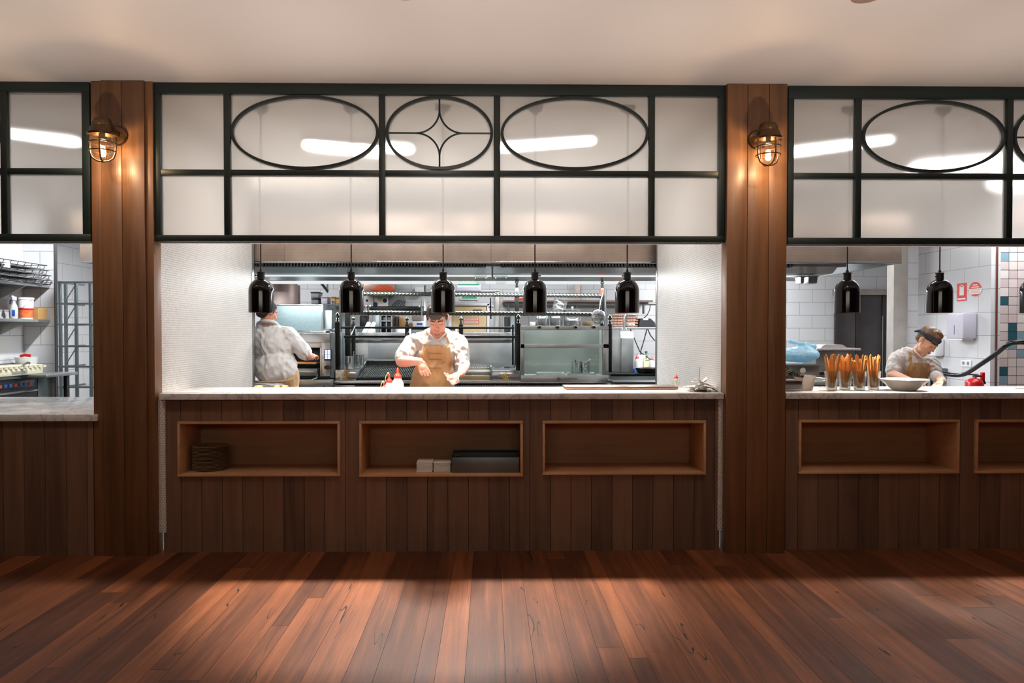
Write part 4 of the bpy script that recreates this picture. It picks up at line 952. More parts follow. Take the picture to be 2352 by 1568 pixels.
# long shelf and pipes right of the door
y = 10.7; t = thing('wall_shelf', 'long steel wall shelf running right from the tall post to the fifth lamp', 'shelf', P(1330, 695, y))
m = MB(); bxp(m, 1155, 1500, 688.5, 692.5, y, YB-.001, .003); m.build('shelf_board', steel('pinkish_steel', (206, 188, 180), .35), t)
MB().tube([P(1160, 697, y+.3), P(1505, 698, y+.3)], .022, 12).build('rail', ST, t)
for px in (1168, 1325, 1478): m = MB(); bxp(m, px-2, px+2, 692.5, 720, y+.3, y+.34, .003); m.build('bracket', STD, t)
m = MB(); bxp(m, 1181, 1206, 684.5, 689, y-.002, y+.0, 0)
m.build('red_sticker', SIGNR, t)
m = MB(); bxp(m, 1321, 1332, 652, 690, YB-.05, YB-.002, .003); m.build('cable_duct', plain('beige_duct', C(214, 196, 186), .5), None, 35, 'beige vertical cable duct on the back wall between fourth and fifth lamps', 'duct')
box_thing('black_bin', 'narrow black unit behind the tall post, below the wall shelf', 'bin', 1159, 1170, 727, 900, 10.4, 10.7, RUB)
box_thing('steel_locker', 'dull steel cabinet between the tan door and the tall post', 'cabinet', 1172, 1184, 718, 900, 10.3, 10.7, STD)

# ---------------------------------------------------------------- right end of the cook line
y = 9.4; t = thing('equipment_shelf', 'steel shelf with egg cartons and a black till box, right of the tall guard', 'shelf', P(1460, 752, y))
m = MB(); bxp(m, 1398, 1530, 751.5, 756, y, y+.45, .003); m.build('shelf_board', ST, t)
for px in (1404, 1524): MB().cyl((PX(px, y+.3), y+.3, 0), (PX(px, y+.3), y+.3, PZ(756, y)), .015).build('leg', ST, t)
y = 9.5
for cx in range(2):
    for i in range(5):
        a = 1411+cx*29; z0 = 751-i*6.3; m = MB(); bxp(m, a, a+26, z0-4.6, z0-.4, y, y+.3, .012)
        for j in range(4): m.ball(P(a+3.5+j*6.4, z0-2.6, y), (.016, .014, .013))
        m.build('egg_carton', plain('egg_carton_pulp', C(196, 150, 128), .85, 0, .2, 20), None, 50, ('brown egg carton in the left stack under the fifth lamp' if cx == 0 else 'brown egg carton in the right stack under the fifth lamp'), 'egg carton', 'egg cartons stacked under the fifth lamp, '+('left' if cx == 0 else 'right')+' stack')
t = thing('card_terminal', 'squat black till box with a cable on the shelf at the right', 'machine', P(1482, 751, 9.45)); y = 9.45
m = MB().prism([(PX(a, y), PZ(b, y)) for a, b in ((1468, 751), (1469, 740), (1471, 731), (1494, 731), (1504, 740), (1506, 751))], y, y+.3); m.build('case', RUB, t)
m = MB(); bxp(m, 1477, 1489, 731, 735, y-.004, y+.1, .002); m.build('paper_label', PAPER, t)
MB().tube([P(1478, 731, y+.1), P(1486, 724, y+.1), P(1492, 712, y+.1), P(1494, 700, y+.2)], .006, 8).build('cable', CORD, t)
y = 8.9; c = P(1434, 757, y); t = thing('swing_tap', 'chrome swing tap standing on the white-topped steel cabinet', 'tap', c)
MB().tube([c, P(1434, 745, y), P(1435, 727, y), P(1438, 722, y), P(1446, 721.5, y), P(1461, 723.5, y)], [.02, .016, .013, .013, .013, .013], 12).build('spout', STP, t); MB().lathe([(.035, 0), (.03, .01), (.018, .03)], c, 20).build('collar', STP, t)
MB().tube([P(1436, 745, y-.05), P(1446, 743, y-.05), P(1458, 746, y-.05)], [.02, .026, .01], 10).build('lever', GLASSG, t)
y = 8.6; t = thing('steel_cabinet', 'tall narrow brushed steel cabinet with a slanting white top below the tap', 'cabinet', P(1440, 858, y))
m = MB(); bxp(m, 1427.5, 1455.5, 776, 854.5, y, y+.3, .003); bxp(m, 1407, 1427, 776, 854.5, y+.01, y+.3, .003); m.build('casing', STV, t)
m = MB().rings([[P(a, b, yy) for a, b, yy in r] for r in (((1427.5, 776, y-.002), (1456, 776, y-.002), (1456, 776, y+.3), (1427.5, 776, y+.3)), ((1425, 761, y+.12), (1453, 761, y+.12), (1453, 761, y+.3), (1425, 761, y+.3)))]); m.build('slanting_top', WHITE, t)
y = 8.3; t = thing('side_bench', 'dark-edged steel bench at the right end of the cook line', 'bench', P(1460, 880, y))
m = MB(); bxp(m, 1403, 1560, 858, 863, y, y+.7, .002); m.build('black_top', BLK, t); m = MB(); bxp(m, 1403, 1560, 863, 900, y+.02, y+.7, .002); m.build('body', STD, t)
m = MB().box((PX(1407, y), y+.05, 0), (PX(1560, y), y+.65, PZ(900, y))); m.build('base', BLK, t)
y = 7.5; t = MB().box((PX(1412, y), y, PZ(883, y)), (PX(1530, y), y+.33, PZ(877, y)), .003).build('black_board', RUB, None, 35, 'thick black chopping board at the right end below the bench', 'chopping board')
MB().box((PX(1414, y), y+.02, .0), (PX(1530, y), y+.32, PZ(884, y)), .003).build('prep_cabinet', STV, None, 35, 'steel prep cabinet under the black chopping board', 'cabinet')
def squeeze(label, px0, px1, pyt, pyb, y, strap=0, cat='squeeze bottle', mat=None, group=None, tip=.27, cap=None):
    c = P((px0+px1)/2, pyb, y); r = (px1-px0)/2*y/F; h = PZ(pyt, y)-PZ(pyb, y)
    t = thing('squeeze_bottle', label, cat, c, group); hb = h*(1-tip)
    MB().lathe([(r*.96, 0), (r, .008), (r, hb*.72), (r*.92, hb*.84), (r*.62, hb*.97), (r*.56, hb)], c, 28).build('bottle_body', mat or SQZ, t, 60)
    q = c+Vector((0, 0, hb)); ht = h*tip
    MB().lathe([(r*.62, 0), (r*.62, ht*.12), (r*.55, ht*.3), (r*.3, ht*.46), (r*.2, ht*.6), (r*.14, ht*.98), (r*.1, ht)], q, 24).build('nozzle_cap', cap or REDP, t, 60)
    if strap:
        MB().tube([q+Vector((-r*.6, -.005, ht*.06)), q+Vector((-r*.78, -.008, ht*.35)), q+Vector((-r*.66, -.005, ht*.75)), q+Vector((-r*.3, 0, ht*1.12))], .0028, 8).build('strap', YEL, t)
        MB().ball(q+Vector((-r*.22, 0, ht*1.1)), (.009, .007, .008)).build('stopper', CREAM, t)
    return t
squeeze('clear squeeze bottle with red nozzle on the right bench, beside the steel cabinet', 1457, 1470, 812, 852.3, 8.8)
squeeze('squeeze bottle with red nozzle half hidden by the right mosaic wall', 1491, 1504, 817, 852.3, 8.8)
c = P(1484, 851.9, 8.85); t = thing('oil_bottle', 'square glass oil bottle with green cap and cream label', 'bottle', c); k_ = 8.85/F
MB().box(c+Vector((-7*k_, -.03, 0)), c+Vector((7*k_, .03, 28*k_)), .008).lathe([(6.5*k_, 28*k_), (3*k_, 36*k_), (2.2*k_, 42*k_)], c, 20).build('bottle_body', clear('oil_glass', (.8, .86, .7, 1), .25), t, 50)
MB().box(c+Vector((-6*k_, -.032, 3*k_)), c+Vector((6*k_, -.03, 23*k_))).build('label', plain('cream_label', C(226, 220, 180), .6), t); MB().cyl(c+Vector((0, 0, 41*k_)), c+Vector((0, 0, 46*k_)), 2.9*k_).build('cap', plain('bottle_green', C(30, 90, 70), .4), t)
box_thing('white_carton', 'white carton behind the squeeze bottle on the right bench', 'carton', 1466, 1483, 815, 851, 8.95, 9.0, PAPER)
c = P(1458, 853.4, 8.7); MB().lathe([(.022, 0), (.022, .03), (.012, .038)], c, 20).build('blue_cap', BLUEP, None, 40, 'small blue cap at the foot of the squeeze bottle', 'cap')
c = P(1488, 856, 8.45); t = thing('frying_pan', 'black frying pan on the right bench, cut by the mosaic wall', 'pan', c)
MB().lathe([(.11, 0), (.125, .012), (.142, .055), (.146, .058), (.138, .054), (.118, .012)], c, 40).build('pan_body', plain('seasoned_iron', C(40, 36, 30), .4, .5), t); MB().tube([c+Vector((.14, .02, .05)), c+Vector((.3, .06, .07))], .012, 8).build('handle', BLK, t)
for k, pts in enumerate((((1448, 756, 9.45), (1460, 785, 9.4), (1470, 808, 9.3), (1500, 830, 9.2)), ((1486, 756, 9.45), (1478, 785, 9.45), (1472, 805, 9.4), (1471, 852, 8.9)), ((1488, 756, 9.45), (1494, 770, 9.45), (1504, 782, 9.45)))):
    MB().tube([P(*q) for q in pts], .007, 8).build('power_cable', CORD, None, 60, ('black cable with a plug hanging across the tiles, sloping right', 'black cable hanging down between the bottles and the shelf', 'short black cable curving into the right mosaic wall')[k], 'cable')

# ---------------------------------------------------------------- on and behind the middle counter
ybn = 5.62
t = thing('prep_bench', 'low steel bench tucked behind the middle counter', 'bench', (-.3, ybn+.06, 0))
MB().box((XA+.05, YC1+.004, .9), (XB_-.05, YC1+.2, .93), .003).build('bench_top', ST, t)
for x in (-2.1, -1.0, .4, 1.4): MB().cyl((x, YC1+.1, 0), (x, YC1+.1, .9), .018).build('leg', ST, t)
zb_ = .93
def bench_bottle(label, px, wpx, pyt, y, strap):
    c = P(px, 900, y); c.z = zb_+.001; k_ = y/F
    pyb = 763+(H-c.z)*F/y
    return squeeze(label, px-wpx/2, px+wpx/2, pyt, pyb, y, strap, group='red-tipped squeeze bottles by the apron chef')
G = ''
bench_bottle('smallest red-tipped squeeze bottle, only its cap above the counter', 882, 17, 878, 5.68, 1)
bench_bottle('middle red-tipped squeeze bottle with a yellow strap', 890.5, 22, 859, 5.74, 1).location.x += .012
bench_bottle('tallest white squeeze bottle with a red nozzle beside the apron chef', 913.5, 28, 845, 5.68, 0)
y = 5.3; c = P(1552.5, 893, y); squeeze('red-capped squeeze bottle with yellow strap behind the steel tray', 1545, 1561, 859, 893, 5.5, 0, cap=DRED, mat=clear('clear_bottle', (.97, .98, .98, 1), .25))
q = P(1552, 872, 5.46); MB().ball(P(1551.5, 872.5, 5.465), (.008, .006, .008)).tube([P(1551.5, 873, 5.462), P(1552.5, 884, 5.462)], .003, 8).build('yellow_stopper', YEL, None, 50, 'yellow stopper dangling on the red-capped bottle', 'stopper')
y = 5.28; t = thing('steel_tray_lid', 'long flat brownish steel tray lying on the middle counter', 'tray', (PX(1428, y), y, ZT))
MB().box((PX(1299, y), y, ZT+.004), (PX(1559, y), y+.24, ZT+.02), .004).build('tray_top', steel('brown_steel', (150, 122, 104), .3), t); MB().box((PX(1303, y), y+.01, ZT+.0005), (PX(1555, y), y+.23, ZT+.005)).build('tray_foot', BLK, t)
MB().box((PX(1418, 5.08), 5.06, ZT+.0004), (PX(1455, 5.08), 5.13, ZT+.0014)).build('docket_slip', PAPER, None, 0, 'white paper slip lying flat before the long tray', 'paper slip')
# receipt spike
y = 5.14; c = P(1613, 0, y); c.z = ZT+.001
t = thing('receipt_spike', 'receipt spike heaped with crumpled paper at the right end of the counter', 'receipt spike', c)
MB().lathe([(.045, 0), (.045, .006), (.006, .01)], c, 24).build('base', BLK, t)
MB().tube([c+Vector((0, 0, .005)), c+Vector((-.004, 0, .09)), c+Vector((-.007, 0, PZ(843, y)-c.z))], .0016, 6).build('spike', ST, t)
rg = random.Random(3)
def sheet(cx, cz, wx, dz, amp, ry, nm='receipt'):
    nx, ny = 16, 8; m = MB(); sd = rg.random()*50
    rs = []
    for j in range(ny+1):
        row = []
        for i in range(nx+1):
            u, v = i/nx-.5, j/ny-.5
            hgt = noise.noise(Vector((u*3+sd, v*2, sd)))*amp+abs(u)**2*dz
            row.append(Vector((cx+u*wx, y+v*.1+u*ry, cz+hgt)))
        rs.append(row)
    m.rings(rs, closed=False)
    o = m.build(nm, PAPER, t, 60); sm = o.modifiers.new('thickness', 'SOLIDIFY'); sm.thickness = .0012; return o
for i, (dx, z, w_, dz, am) in enumerate(((.0, .008, .16, -.02, .012), (-.03, .016, .15, .03, .014), (.03, .022, .17, -.06, .02), (.0, .032, .15, -.05, .02), (.035, .042, .13, -.08, .02), (-.01, .058, .12, .03, .012), (.01, .07, .11, .06, .01))):
    sheet(c.x+dx, c.z+z+.004, w_, dz, am, rg.uniform(-.1, .1))
for k, (px, w_) in enumerate(((590, 16), (633, 10), (652, 12))):
    m = MB(); y = 5.66; x = PX(px, y); zc = .932
    m.box((x-w_*.0017, y, zc), (x+w_*.0017, y+.06, PZ(885, y)), .01); m.build('bread_crust', plain('pale_crust', C(226, 190, 130), .7), None, 35, ('pale bread end peeping over the counter by the steel corner guard', 'thin pale bread end below the cook at the left, nearer the guard', 'pointed pale bread end below the cook, farther from the guard')[k], 'bread')
# ---------------------------------------------------------------- right opening
zc = ZT+.0006
def stick(m, a, b, r): m.tube([a, a.lerp(b, .06), a.lerp(b, .5), a.lerp(b, .95), b], [r*.6, r, r*1.03, r, r*.55], 8)
GL = ('leftmost of the four glasses', 'second glass from the left', 'third glass from the left', 'rightmost glass, beside the white bowl')
for k, px in enumerate((1917, 1948, 1981, 2014)):
    y = 5.2+(.0, .035, .0, .03)[k]; c = P(px, 0, y); c.z = zc; rb, rt, h = .036, .049, .135
    t = thing('tumbler', 'clear tumbler full of breadsticks, '+GL[k], 'glass', c, 'tumblers of breadsticks')
    MB().lathe([(rb, 0), (rb+.001, .012), (rt, h), (rt-.0025, h), (rb-.003, .02), (.001, .02)], c, 36, cap1=False).build('glass_wall', clear('tumbler_glass', (.97, .99, .98, 1), .3), t, 60)
    MB().lathe([(rb-.004, .001), (rb-.003, .016), (.001, .018)], c, 30).build('thick_base', clear('glass_base', (.8, .88, .88, 1), .6), t, 60)
    rg = random.Random(k+3)
    for i in range(13):
        a = 2*math.pi*i/9+rg.random()*.5; q = 1 if i < 9 else .4; up = rg.uniform(.205, .262); b_ = a+rg.uniform(-.5, .5)
        r0, r1 = rg.uniform(.008, .022)*q, rg.uniform(.03, .037)*q
        p0 = c+Vector((math.cos(b_)*r0, math.sin(b_)*r0, .022)); pr_ = c+Vector((math.cos(a)*r1, math.sin(a)*r1, h)); p1 = p0+(pr_-p0)*((up-.022)/(h-.022))
        m = MB(); stick(m, p0, p1, .0074); m.build('breadstick', CRUST, None, 60, 'thin golden breadstick standing in the '+('leftmost glass', 'second glass from the left', 'third glass from the left', 'rightmost glass')[k], 'breadstick', 'breadsticks in the '+('leftmost glass', 'second glass', 'third glass', 'rightmost glass')[k])
y = 5.2; c = P(2085, 0, y); c.z = zc; r = .158
MB().lathe([(.075, 0), (.08, .004), (.11, .03), (.14, .058), (.156, .072), (r, .078), (r-.004, .08), (.145, .072), (.12, .045), (.07, .014), (.001, .011)], c, 56, cap1=False).build('serving_bowl', CERAM, None, 50, 'wide shallow white bowl on the right counter in front of the woman', 'bowl')
# herb tub
y = 5.12; x0, x1 = PX(1806, y)+.03-.12, PX(1868, y); z1 = PZ(862, y, 1840); t = thing('herb_tub', 'clear plastic tub of chopped green herbs at the left end of the right counter', 'tub', ((x0+x1)/2, y+.08, zc))
x0 = PX(1810, y)-.02; xm = PX(1846, y)
def tub(nm, xa, xb, ya, yb_, z0, z1, mat, par, dr=.012):
    m = MB().rings([[Vector((a, b, z)) for a, b in ((xa+i, ya+i), (xb-i, ya+i), (xb-i, yb_-i), (xa+i, yb_-i))] for i, z in ((dr, z0), (0, z1), (-.004, z1), (-.004, z1+.003), (.003, z1+.003), (dr+.003, z0+.003))])
    return m.build(nm, mat, par)
tub('tub_wall', x0, xm, y, y+.14, zc+.0005, PZ(864, y), clear('tub_clear', (.9, .86, .85, 1), .5, .15), t)
MB().box((x0+.012, y-.001+.012, zc+.012), (xm-.012, y+.125, zc+.07), .008).build('dark_sauce', plain('dark_sauce', C(60, 30, 26), .3), t)
m = MB(); rg = random.Random(9)
for i in range(420):
    u, v = rg.uniform(-1, 1), rg.uniform(-1, 1); hgt = max(0, 1-abs(u+.5)*.75)*.085
    p_ = Vector((x0+.06+u*.085, y+.075+v*.06, PZ(864, y)-.012+hgt*rg.uniform(.2, 1)+rg.uniform(0, .012))); Mr = Matrix.Rotation(rg.random()*6, 3, Vector((rg.random(), rg.random(), rg.random())))
    s = rg.uniform(.004, .008); m.quad([p_+Mr @ Vector(q)*s for q in ((-1, -.6, 0), (1, -.5, .3), (1.1, .6, 0), (-.8, .7, .2))])
o = m.build('chopped_herbs', GREENL, t, 0); tag(o, kind='stuff')
t = thing('clear_tub', 'empty milky plastic tub beside the herb tub', 'tub', (PX(1857, 5.3), 5.3, zc)); tub('tub_wall', xm+.004, PX(1869, 5.2), 5.16, 5.3, zc+.0005, PZ(865, 5.16), milky('tub_plastic2', C(222, 214, 208), .5, .25), t, .016)
# bench, pot, bag behind the right counter
y = 6.5; t = thing('prep_bench', 'steel bench behind the right counter, strewn with papers', 'bench', (PX(1900, y), y+.3, 0))
MB().box((2.25, y, PZ(886, y)), (3.15, y+.44, PZ(882, y)), .003).build('bench_top', ST, t)
for x in (2.3, 3.1): MB().cyl((x, y+.1, 0), (x, y+.1, PZ(886, y)), .02).build('leg', ST, t)
zb2 = PZ(882, y)
t = thing('hotel_pan', 'large steel pan behind the herb tub, carrying the tied blue bag', 'pan', (PX(1850, y+.2), y+.25, zb2))
m = MB(); m.box((PX(1800, y+.1), y+.1, zb2+.001), (PX(1885, y+.1), y+.42, PZ(840, y+.1)), .01); m.build('pan_body', ST, t); MB().box((PX(1796, y+.08), y+.08, PZ(840, y+.1)), (PX(1892, y+.08), y+.43, PZ(836.5, y+.1)), .004).build('rim', STP, t)
MB().ball(P(1844, 851, y+.09), (.028, .003, .028)).build('round_sticker', PAPER, t)
# bag: lumpy body with pulled neck and knot ears
yb2 = y+.28; m = MB(); cc = P(1838, 822, yb2)
m.ball(cc, (.17, .13, .07), 3); m.ball(cc+Vector((-.09, 0, -.0)), (.12, .12, .062), 3); m.ball(cc+Vector((.03, -.02, .035)), (.09, .08, .055), 3)
m.caps(cc+Vector((.03, -.03, .07)), cc+Vector((.05, -.03, .105)), .035, .016)
for a, b in (((.04, -.03, .09), (-.1, -.02, .125)), ((.05, -.03, .09), (.125, -.02, .078))): m.caps(cc+Vector(a), cc+Vector(b), .016, .024)
BAG = milky('blue_bag_film', C(200, 236, 250), .4, .35)
organic('tied_plastic_bag', m, .008, 3, BAG, None, .007, 13); o = bpy.context.scene.objects['tied_plastic_bag']; tag(o, 'pale blue knotted plastic bag resting on the large steel pan', 'bag'); o.location.z = PZ(836.5, y+.1)+.006
t = thing('steel_cloche', 'pale tray lid with a moulded handle held up behind the breadsticks', 'tray', P(1925, 806, 6.9)); yy = 6.9
m = MB(); bxp(m, 1877, 1979, 799.5, 805, yy, yy+.3, .008); m.build('lid_board', plain('pale_grey_plastic', C(196, 188, 188), .35), t)
m = MB().prism([(PX(a, yy), PZ(b, yy)) for a, b in ((1890, 799.6), (1897, 793), (1902, 791.5), (1940, 791.5), (1947, 795), (1952, 799.6))], yy+.05, yy+.22); m.build('moulded_handle', plain('pale_grey_plastic', C(196, 188, 188), .35), t)
box_thing('tall_steel_bin', 'tall steel drawer unit under the pale tray lid', 'cabinet', 1874, 1962, 805.6, 868, 6.95, 7.25, STV)
MB().box((PX(1875, 6.95), 6.97, 0), (PX(1962, 6.95), 7.24, PZ(868.5, 6.95))).build('unit_base', BLK, None, 0, 'dark base under the tall steel drawer unit', 'cabinet')
box_thing('black_device', 'small black box before the tall steel drawer unit', 'box', 1882, 1903, 854, 861, 6.6, 6.75, RUB)
rg = random.Random(5)
for k, (a, b) in enumerate(((1866, 1890), (1876, 1902), (1868, 1884))):
    m = MB(); x0, x1 = PX(a, 5.95), PX(b, 5.95); z = .99+k*.004
    m.box((x0, 5.75+k*.03, PZ(874, 5.8)+k*.006), (x1, 5.95, PZ(874, 5.8)+.004+k*.006), .001); m.build('order_docket', PAPER, None, 0, ('order paper behind the tubs, lowest and leftmost', 'order paper behind the tubs, reaching toward the first glass', 'topmost short order paper behind the tubs')[k], 'paper')
t = thing('serving_shelf', 'low dark-edged shelf behind the right counter under the order papers', 'shelf', (PX(1900, 5.75), 5.85, 0))
MB().box((PX(1815, 5.72), 5.72, PZ(886, 5.72)), (PX(1960, 5.72), 6.0, PZ(876, 5.72)), .003).build('shelf_board', STD, t)
for x in (2.4, 2.75): MB().cyl((x, 5.9, 0), (x, 5.9, PZ(886, 5.72)), .015).build('leg', ST, t)
# steel doors at the back
y = YB; d2 = thing('door_2', None, None, P(1985, 763, y), kind='structure'); d2.location.z = 0
m = MB(); bxp(m, 1918, 2052, 664, 677, y-.1, y-.001, .004); m.build('door_header', steel('door_header_steel', (186, 172, 164), .35), d2)
m = MB()
for a, b in ((1918, 1964.5), (1966, 2026)):
    x0, x1 = PX(a, y-.06), PX(b, y-.06); m.box((x0, y-.06, 0), (x1, y-.02, PZ(677, y)), .003)
m.build('door_leaf', STDOOR, d2); MB().box((PX(2028, y-.08), y-.08, 0), (PX(2055, y-.08), y-.01, PZ(677, y)), .003).build('door_side', plain('dark_reveal', C(62, 58, 60), .4), d2)
MB().tube([(PX(2027, y-.1), y-.1, .6), (PX(2027, y-.1), y-.1, 1.75)], .008, 8).build('door_edge', ST, d2)
# right wall: fire signs, dispensers, outlet, basin, extinguisher, handrail
XW = XR-.001
def yw(px): return XW*F/(px-1125)          # depth at which the side wall shows at this pixel column
def wallbox(m, pa, pb, zt, zb, out, bev=.003):
    y0, y1 = yw(pb), yw(pa); yc = (y0+y1)/2
    return m.box((XW-out, y0, PZ(zb, yc, 2200)), (XW, y1, PZ(zt, yc, 2200)), bev)
t = thing('extinguisher_sign', 'red rectangular fire extinguisher sign on the right tiled wall', 'sign', (XW, yw(2218), PZ(690, yw(2218))))
m = MB(); wallbox(m, 2208, 2230, 650, 691, .003, 0); m.build('sign_plate', SIGNR, t)
m = MB(); wallbox(m, 2214, 2224, 657, 678, .0045, .0); yc = yw(2219); m.box((XW-.0045, yc-.012, PZ(658, yc)), (XW-.003, yc+.012, PZ(653, yc))); wallbox(m, 2210, 2228, 684.5, 688, .0045, 0); m.build('white_symbol', PAPER, t)
t = thing('round_fire_sign', 'round red and white fire safety sign beside the rectangular one', 'sign', (XW, yw(2251), PZ(680, yw(2251)))); y0 = yw(2251)
c = Vector((XW-.004, y0, PZ(663.5, y0, 2250))); rr = (yw(2236)-yw(2266))/2; rz = 17*y0/F
def disc(m, x, f0, f1, sc=1):
    n_ = 40; pts = []
    for i in range(n_+1):
        th = 2*math.pi*i/n_; v = math.sin(th)
        v = max(min(v, f1), f0); pts.append(Vector((x, c.y+math.cos(th)*rr*sc if f0 < v < f1 else c.y+math.copysign(math.sqrt(max(0, 1-v*v)), math.cos(th))*rr*sc, c.z+v*rz*sc)))
    q = [p_ for i, p_ in enumerate(pts[:-1]) if i == 0 or (p_-pts[i-1]).length > 1e-5]
    m.rings([q, [p_+Vector((.002, 0, 0)) for p_ in q]])
m = MB(); disc(m, XW-.004, -1, 1); m.build('sign_plate', PAPER, t); m = MB(); disc(m, XW-.006, .08, 1, .97); disc(m, XW-.006, -1, -.72, .97); m.build('red_fields', SIGNR, t)
m = MB()
for a, b, v in ((-.35, .35, .55), (-.6, .6, .25)): m.box((XW-.0075, c.y+a*rr, c.z+(v-.05)*rz), (XW-.006, c.y+b*rr, c.z+(v+.07)*rz))
m.build('white_bars', PAPER, t); m = MB()
for v in (-.12, -.3, -.48): m.box((XW-.005, c.y-.7*rr, c.z+(v-.03)*rz), (XW-.0041, c.y+.7*rr, c.z+(v+.03)*rz))
m.build('small_lettering', plain('pale_red', C(226, 150, 140), .5), t)
t = thing('paper_towel_dispenser', 'pale lilac paper towel dispenser below the fire signs', 'towel dispenser', (XW, yw(2228), PZ(782, yw(2228))))
ya, yb3 = yw(2256), yw(2215); yc = (ya+yb3)/2; z0, z1 = PZ(778, yc, 2230), PZ(719, yc, 2230)
m = MB().box((XW-.16, ya, z0), (XW, yb3, z1), .02); m.build('casing', LILAC, t); MB().box((XW-.163, yc-.008, z0+.05), (XW-.158, yc+.004, z0+.15), .002).build('inspection_slot', GREY, t)
MB().box((XW-.15, ya+.03, z0-.015), (XW-.02, yb3-.03, z0+.002), .004).build('paper_edge', PAPER, t)
t = thing('soap_dispenser', 'white soap dispenser with a blue drop on the right wall behind the woman', 'soap dispenser', (XW, yw(2165), PZ(820, yw(2165))))
ya, yb3 = yw(2180), yw(2158); yc = (ya+yb3)/2; m = MB().box((XW-.11, ya, PZ(818, yc, 2165)), (XW, yb3, PZ(777, yc, 2165)), .025); m.build('casing', WHITE, t)
MB().ball((XW-.113, yc-.02, PZ(798, yc, 2165)), (.004, .022, .034)).build('blue_drop', BLUEP, t)
t = thing('power_outlet', 'white double power outlet under the towel dispenser', 'power outlet', (XW, yw(2232), PZ(845, yw(2232)))); m = MB(); wallbox(m, 2220, 2244, 827, 842, .012, .003); m.build('cover_plate', WHITE, t)
yc = yw(2232); MB().box((XW-.0135, yc-.06, PZ(838, yc)), (XW-.012, yc-.02, PZ(831, yc))).build('switch', GREY, t); MB().box((XW-.0135, yc+.02, PZ(838, yc)), (XW-.012, yc+.06, PZ(831, yc))).build('switch', GREY, t)
t = thing('red_dots_label', 'small red dotted label above the soap dispenser', 'label', (XW, yw(2168), PZ(771, yw(2168)))); m = MB()
for i in range(3): m.ball((XW-.003, yw(2168), PZ(759+i*5, yw(2168), 2168)), (.002, .018, .009))
m.build('red_marks', SIGNR, t)
t = thing('hand_basin', 'dull steel hand basin unit under the soap dispenser', 'basin', (XW, yw(2172), 0)); ya, yb3 = yw(2188), yw(2155); yc = (ya+yb3)/2
MB().box((XW-.1, ya, PZ(860, yc)), (XW, yb3, PZ(845, yc)), .01).build('splash_panel', STD, t); MB().box((XW-.3, ya+.02, 0), (XW, yb3-.02, PZ(866, yc)), .01).build('pedestal', STV, t)
c = Vector((5.0, 7.55, 0)); q = P(2238, 868, 7.55); c.x = q.x
t = thing('fire_extinguisher', 'red fire extinguisher standing by the right tiled wall', 'fire extinguisher', (c.x, c.y, .38)); z1 = q.z
MB().lathe([(.075, .38), (.085, .39), (.085, z1-.05), (.075, z1-.025), (.04, z1-.004), (.022, z1)], (c.x, c.y, 0), 32).build('cylinder', DRED, t, 60)
MB().lathe([(.022, z1), (.018, z1+.03), (.022, z1+.04)], (c.x, c.y, 0), 16).build('valve', STP, t); MB().box((c.x-.06, c.y-.012, z1+.035), (c.x+.04, c.y+.012, z1+.045), .003).box((c.x-.09, c.y-.01, z1+.03), (c.x, c.y+.01, z1+.036), .002).build('squeeze_lever', STD, t)
MB().tube([(c.x+.02, c.y, z1+.02), (c.x+.08, c.y, z1+.02), (c.x+.11, c.y, z1-.06)], .012, 8).build('hose', RUB, t); MB().box((c.x+.07, c.y-.02, z1-.02), (c.x+.1, c.y+.02, z1+.06), .004).build('red_bracket', DRED, t)
MB().box((c.x-.11, c.y-.11, .0), (c.x+.11, c.y+.11, .379), .01).build('red_stand', plain('stand_grey', C(120, 120, 122), .5), None, 35, 'low grey stand under the fire extinguisher', 'stand')
pts = [P(2140, 855, 7.2), P(2165, 857, 7.1), P(2188, 861, 7.0), P(2206, 861, 6.9), P(2222, 856, 6.8), P(2250, 838, 6.6), P(2285, 814, 6.4), P(2310, 794, 6.25), P(2322, 788, 6.2), P(2336, 786, 6.15), P(2360, 786, 6.12), P(2480, 787, 6.1), P(2760, 792, 6.0)]
def smooth_pts(p, n_=4):
    out = []
    for i in range(len(p)-1):
        a, b, c_, d_ = p[max(i-1, 0)], p[i], p[i+1], p[min(i+2, len(p)-1)]
        for k in range(n_):
            u = k/n_; out.append(.5*((2*b)+(c_-a)*u+(2*a-5*b+4*c_-d_)*u*u+(3*b-a-3*c_+d_)*u**3))
    return out+[p[-1]]
t = thing('handrail', 'curved glossy black handrail sweeping up in front of the coloured tiles', 'handrail', pts[3])
MB().tube(smooth_pts(pts), .02, 14).build('rail', plain('gloss_black_rail', C(18, 18, 20), .2), t, 60)
for q in (pts[0], pts[12]): MB().cyl((q.x, q.y, 0), q-Vector((0, 0, .015)), .012).build('baluster', BLK, t)
MB().box((PX(2334, 5.3), 5.3, ZT+.001), (PX(2360, 5.3), 5.36, ZT+.008), .002).build('order_pad', PAPER, None, 35, 'small white pad at the far right end of the right counter', 'pad')

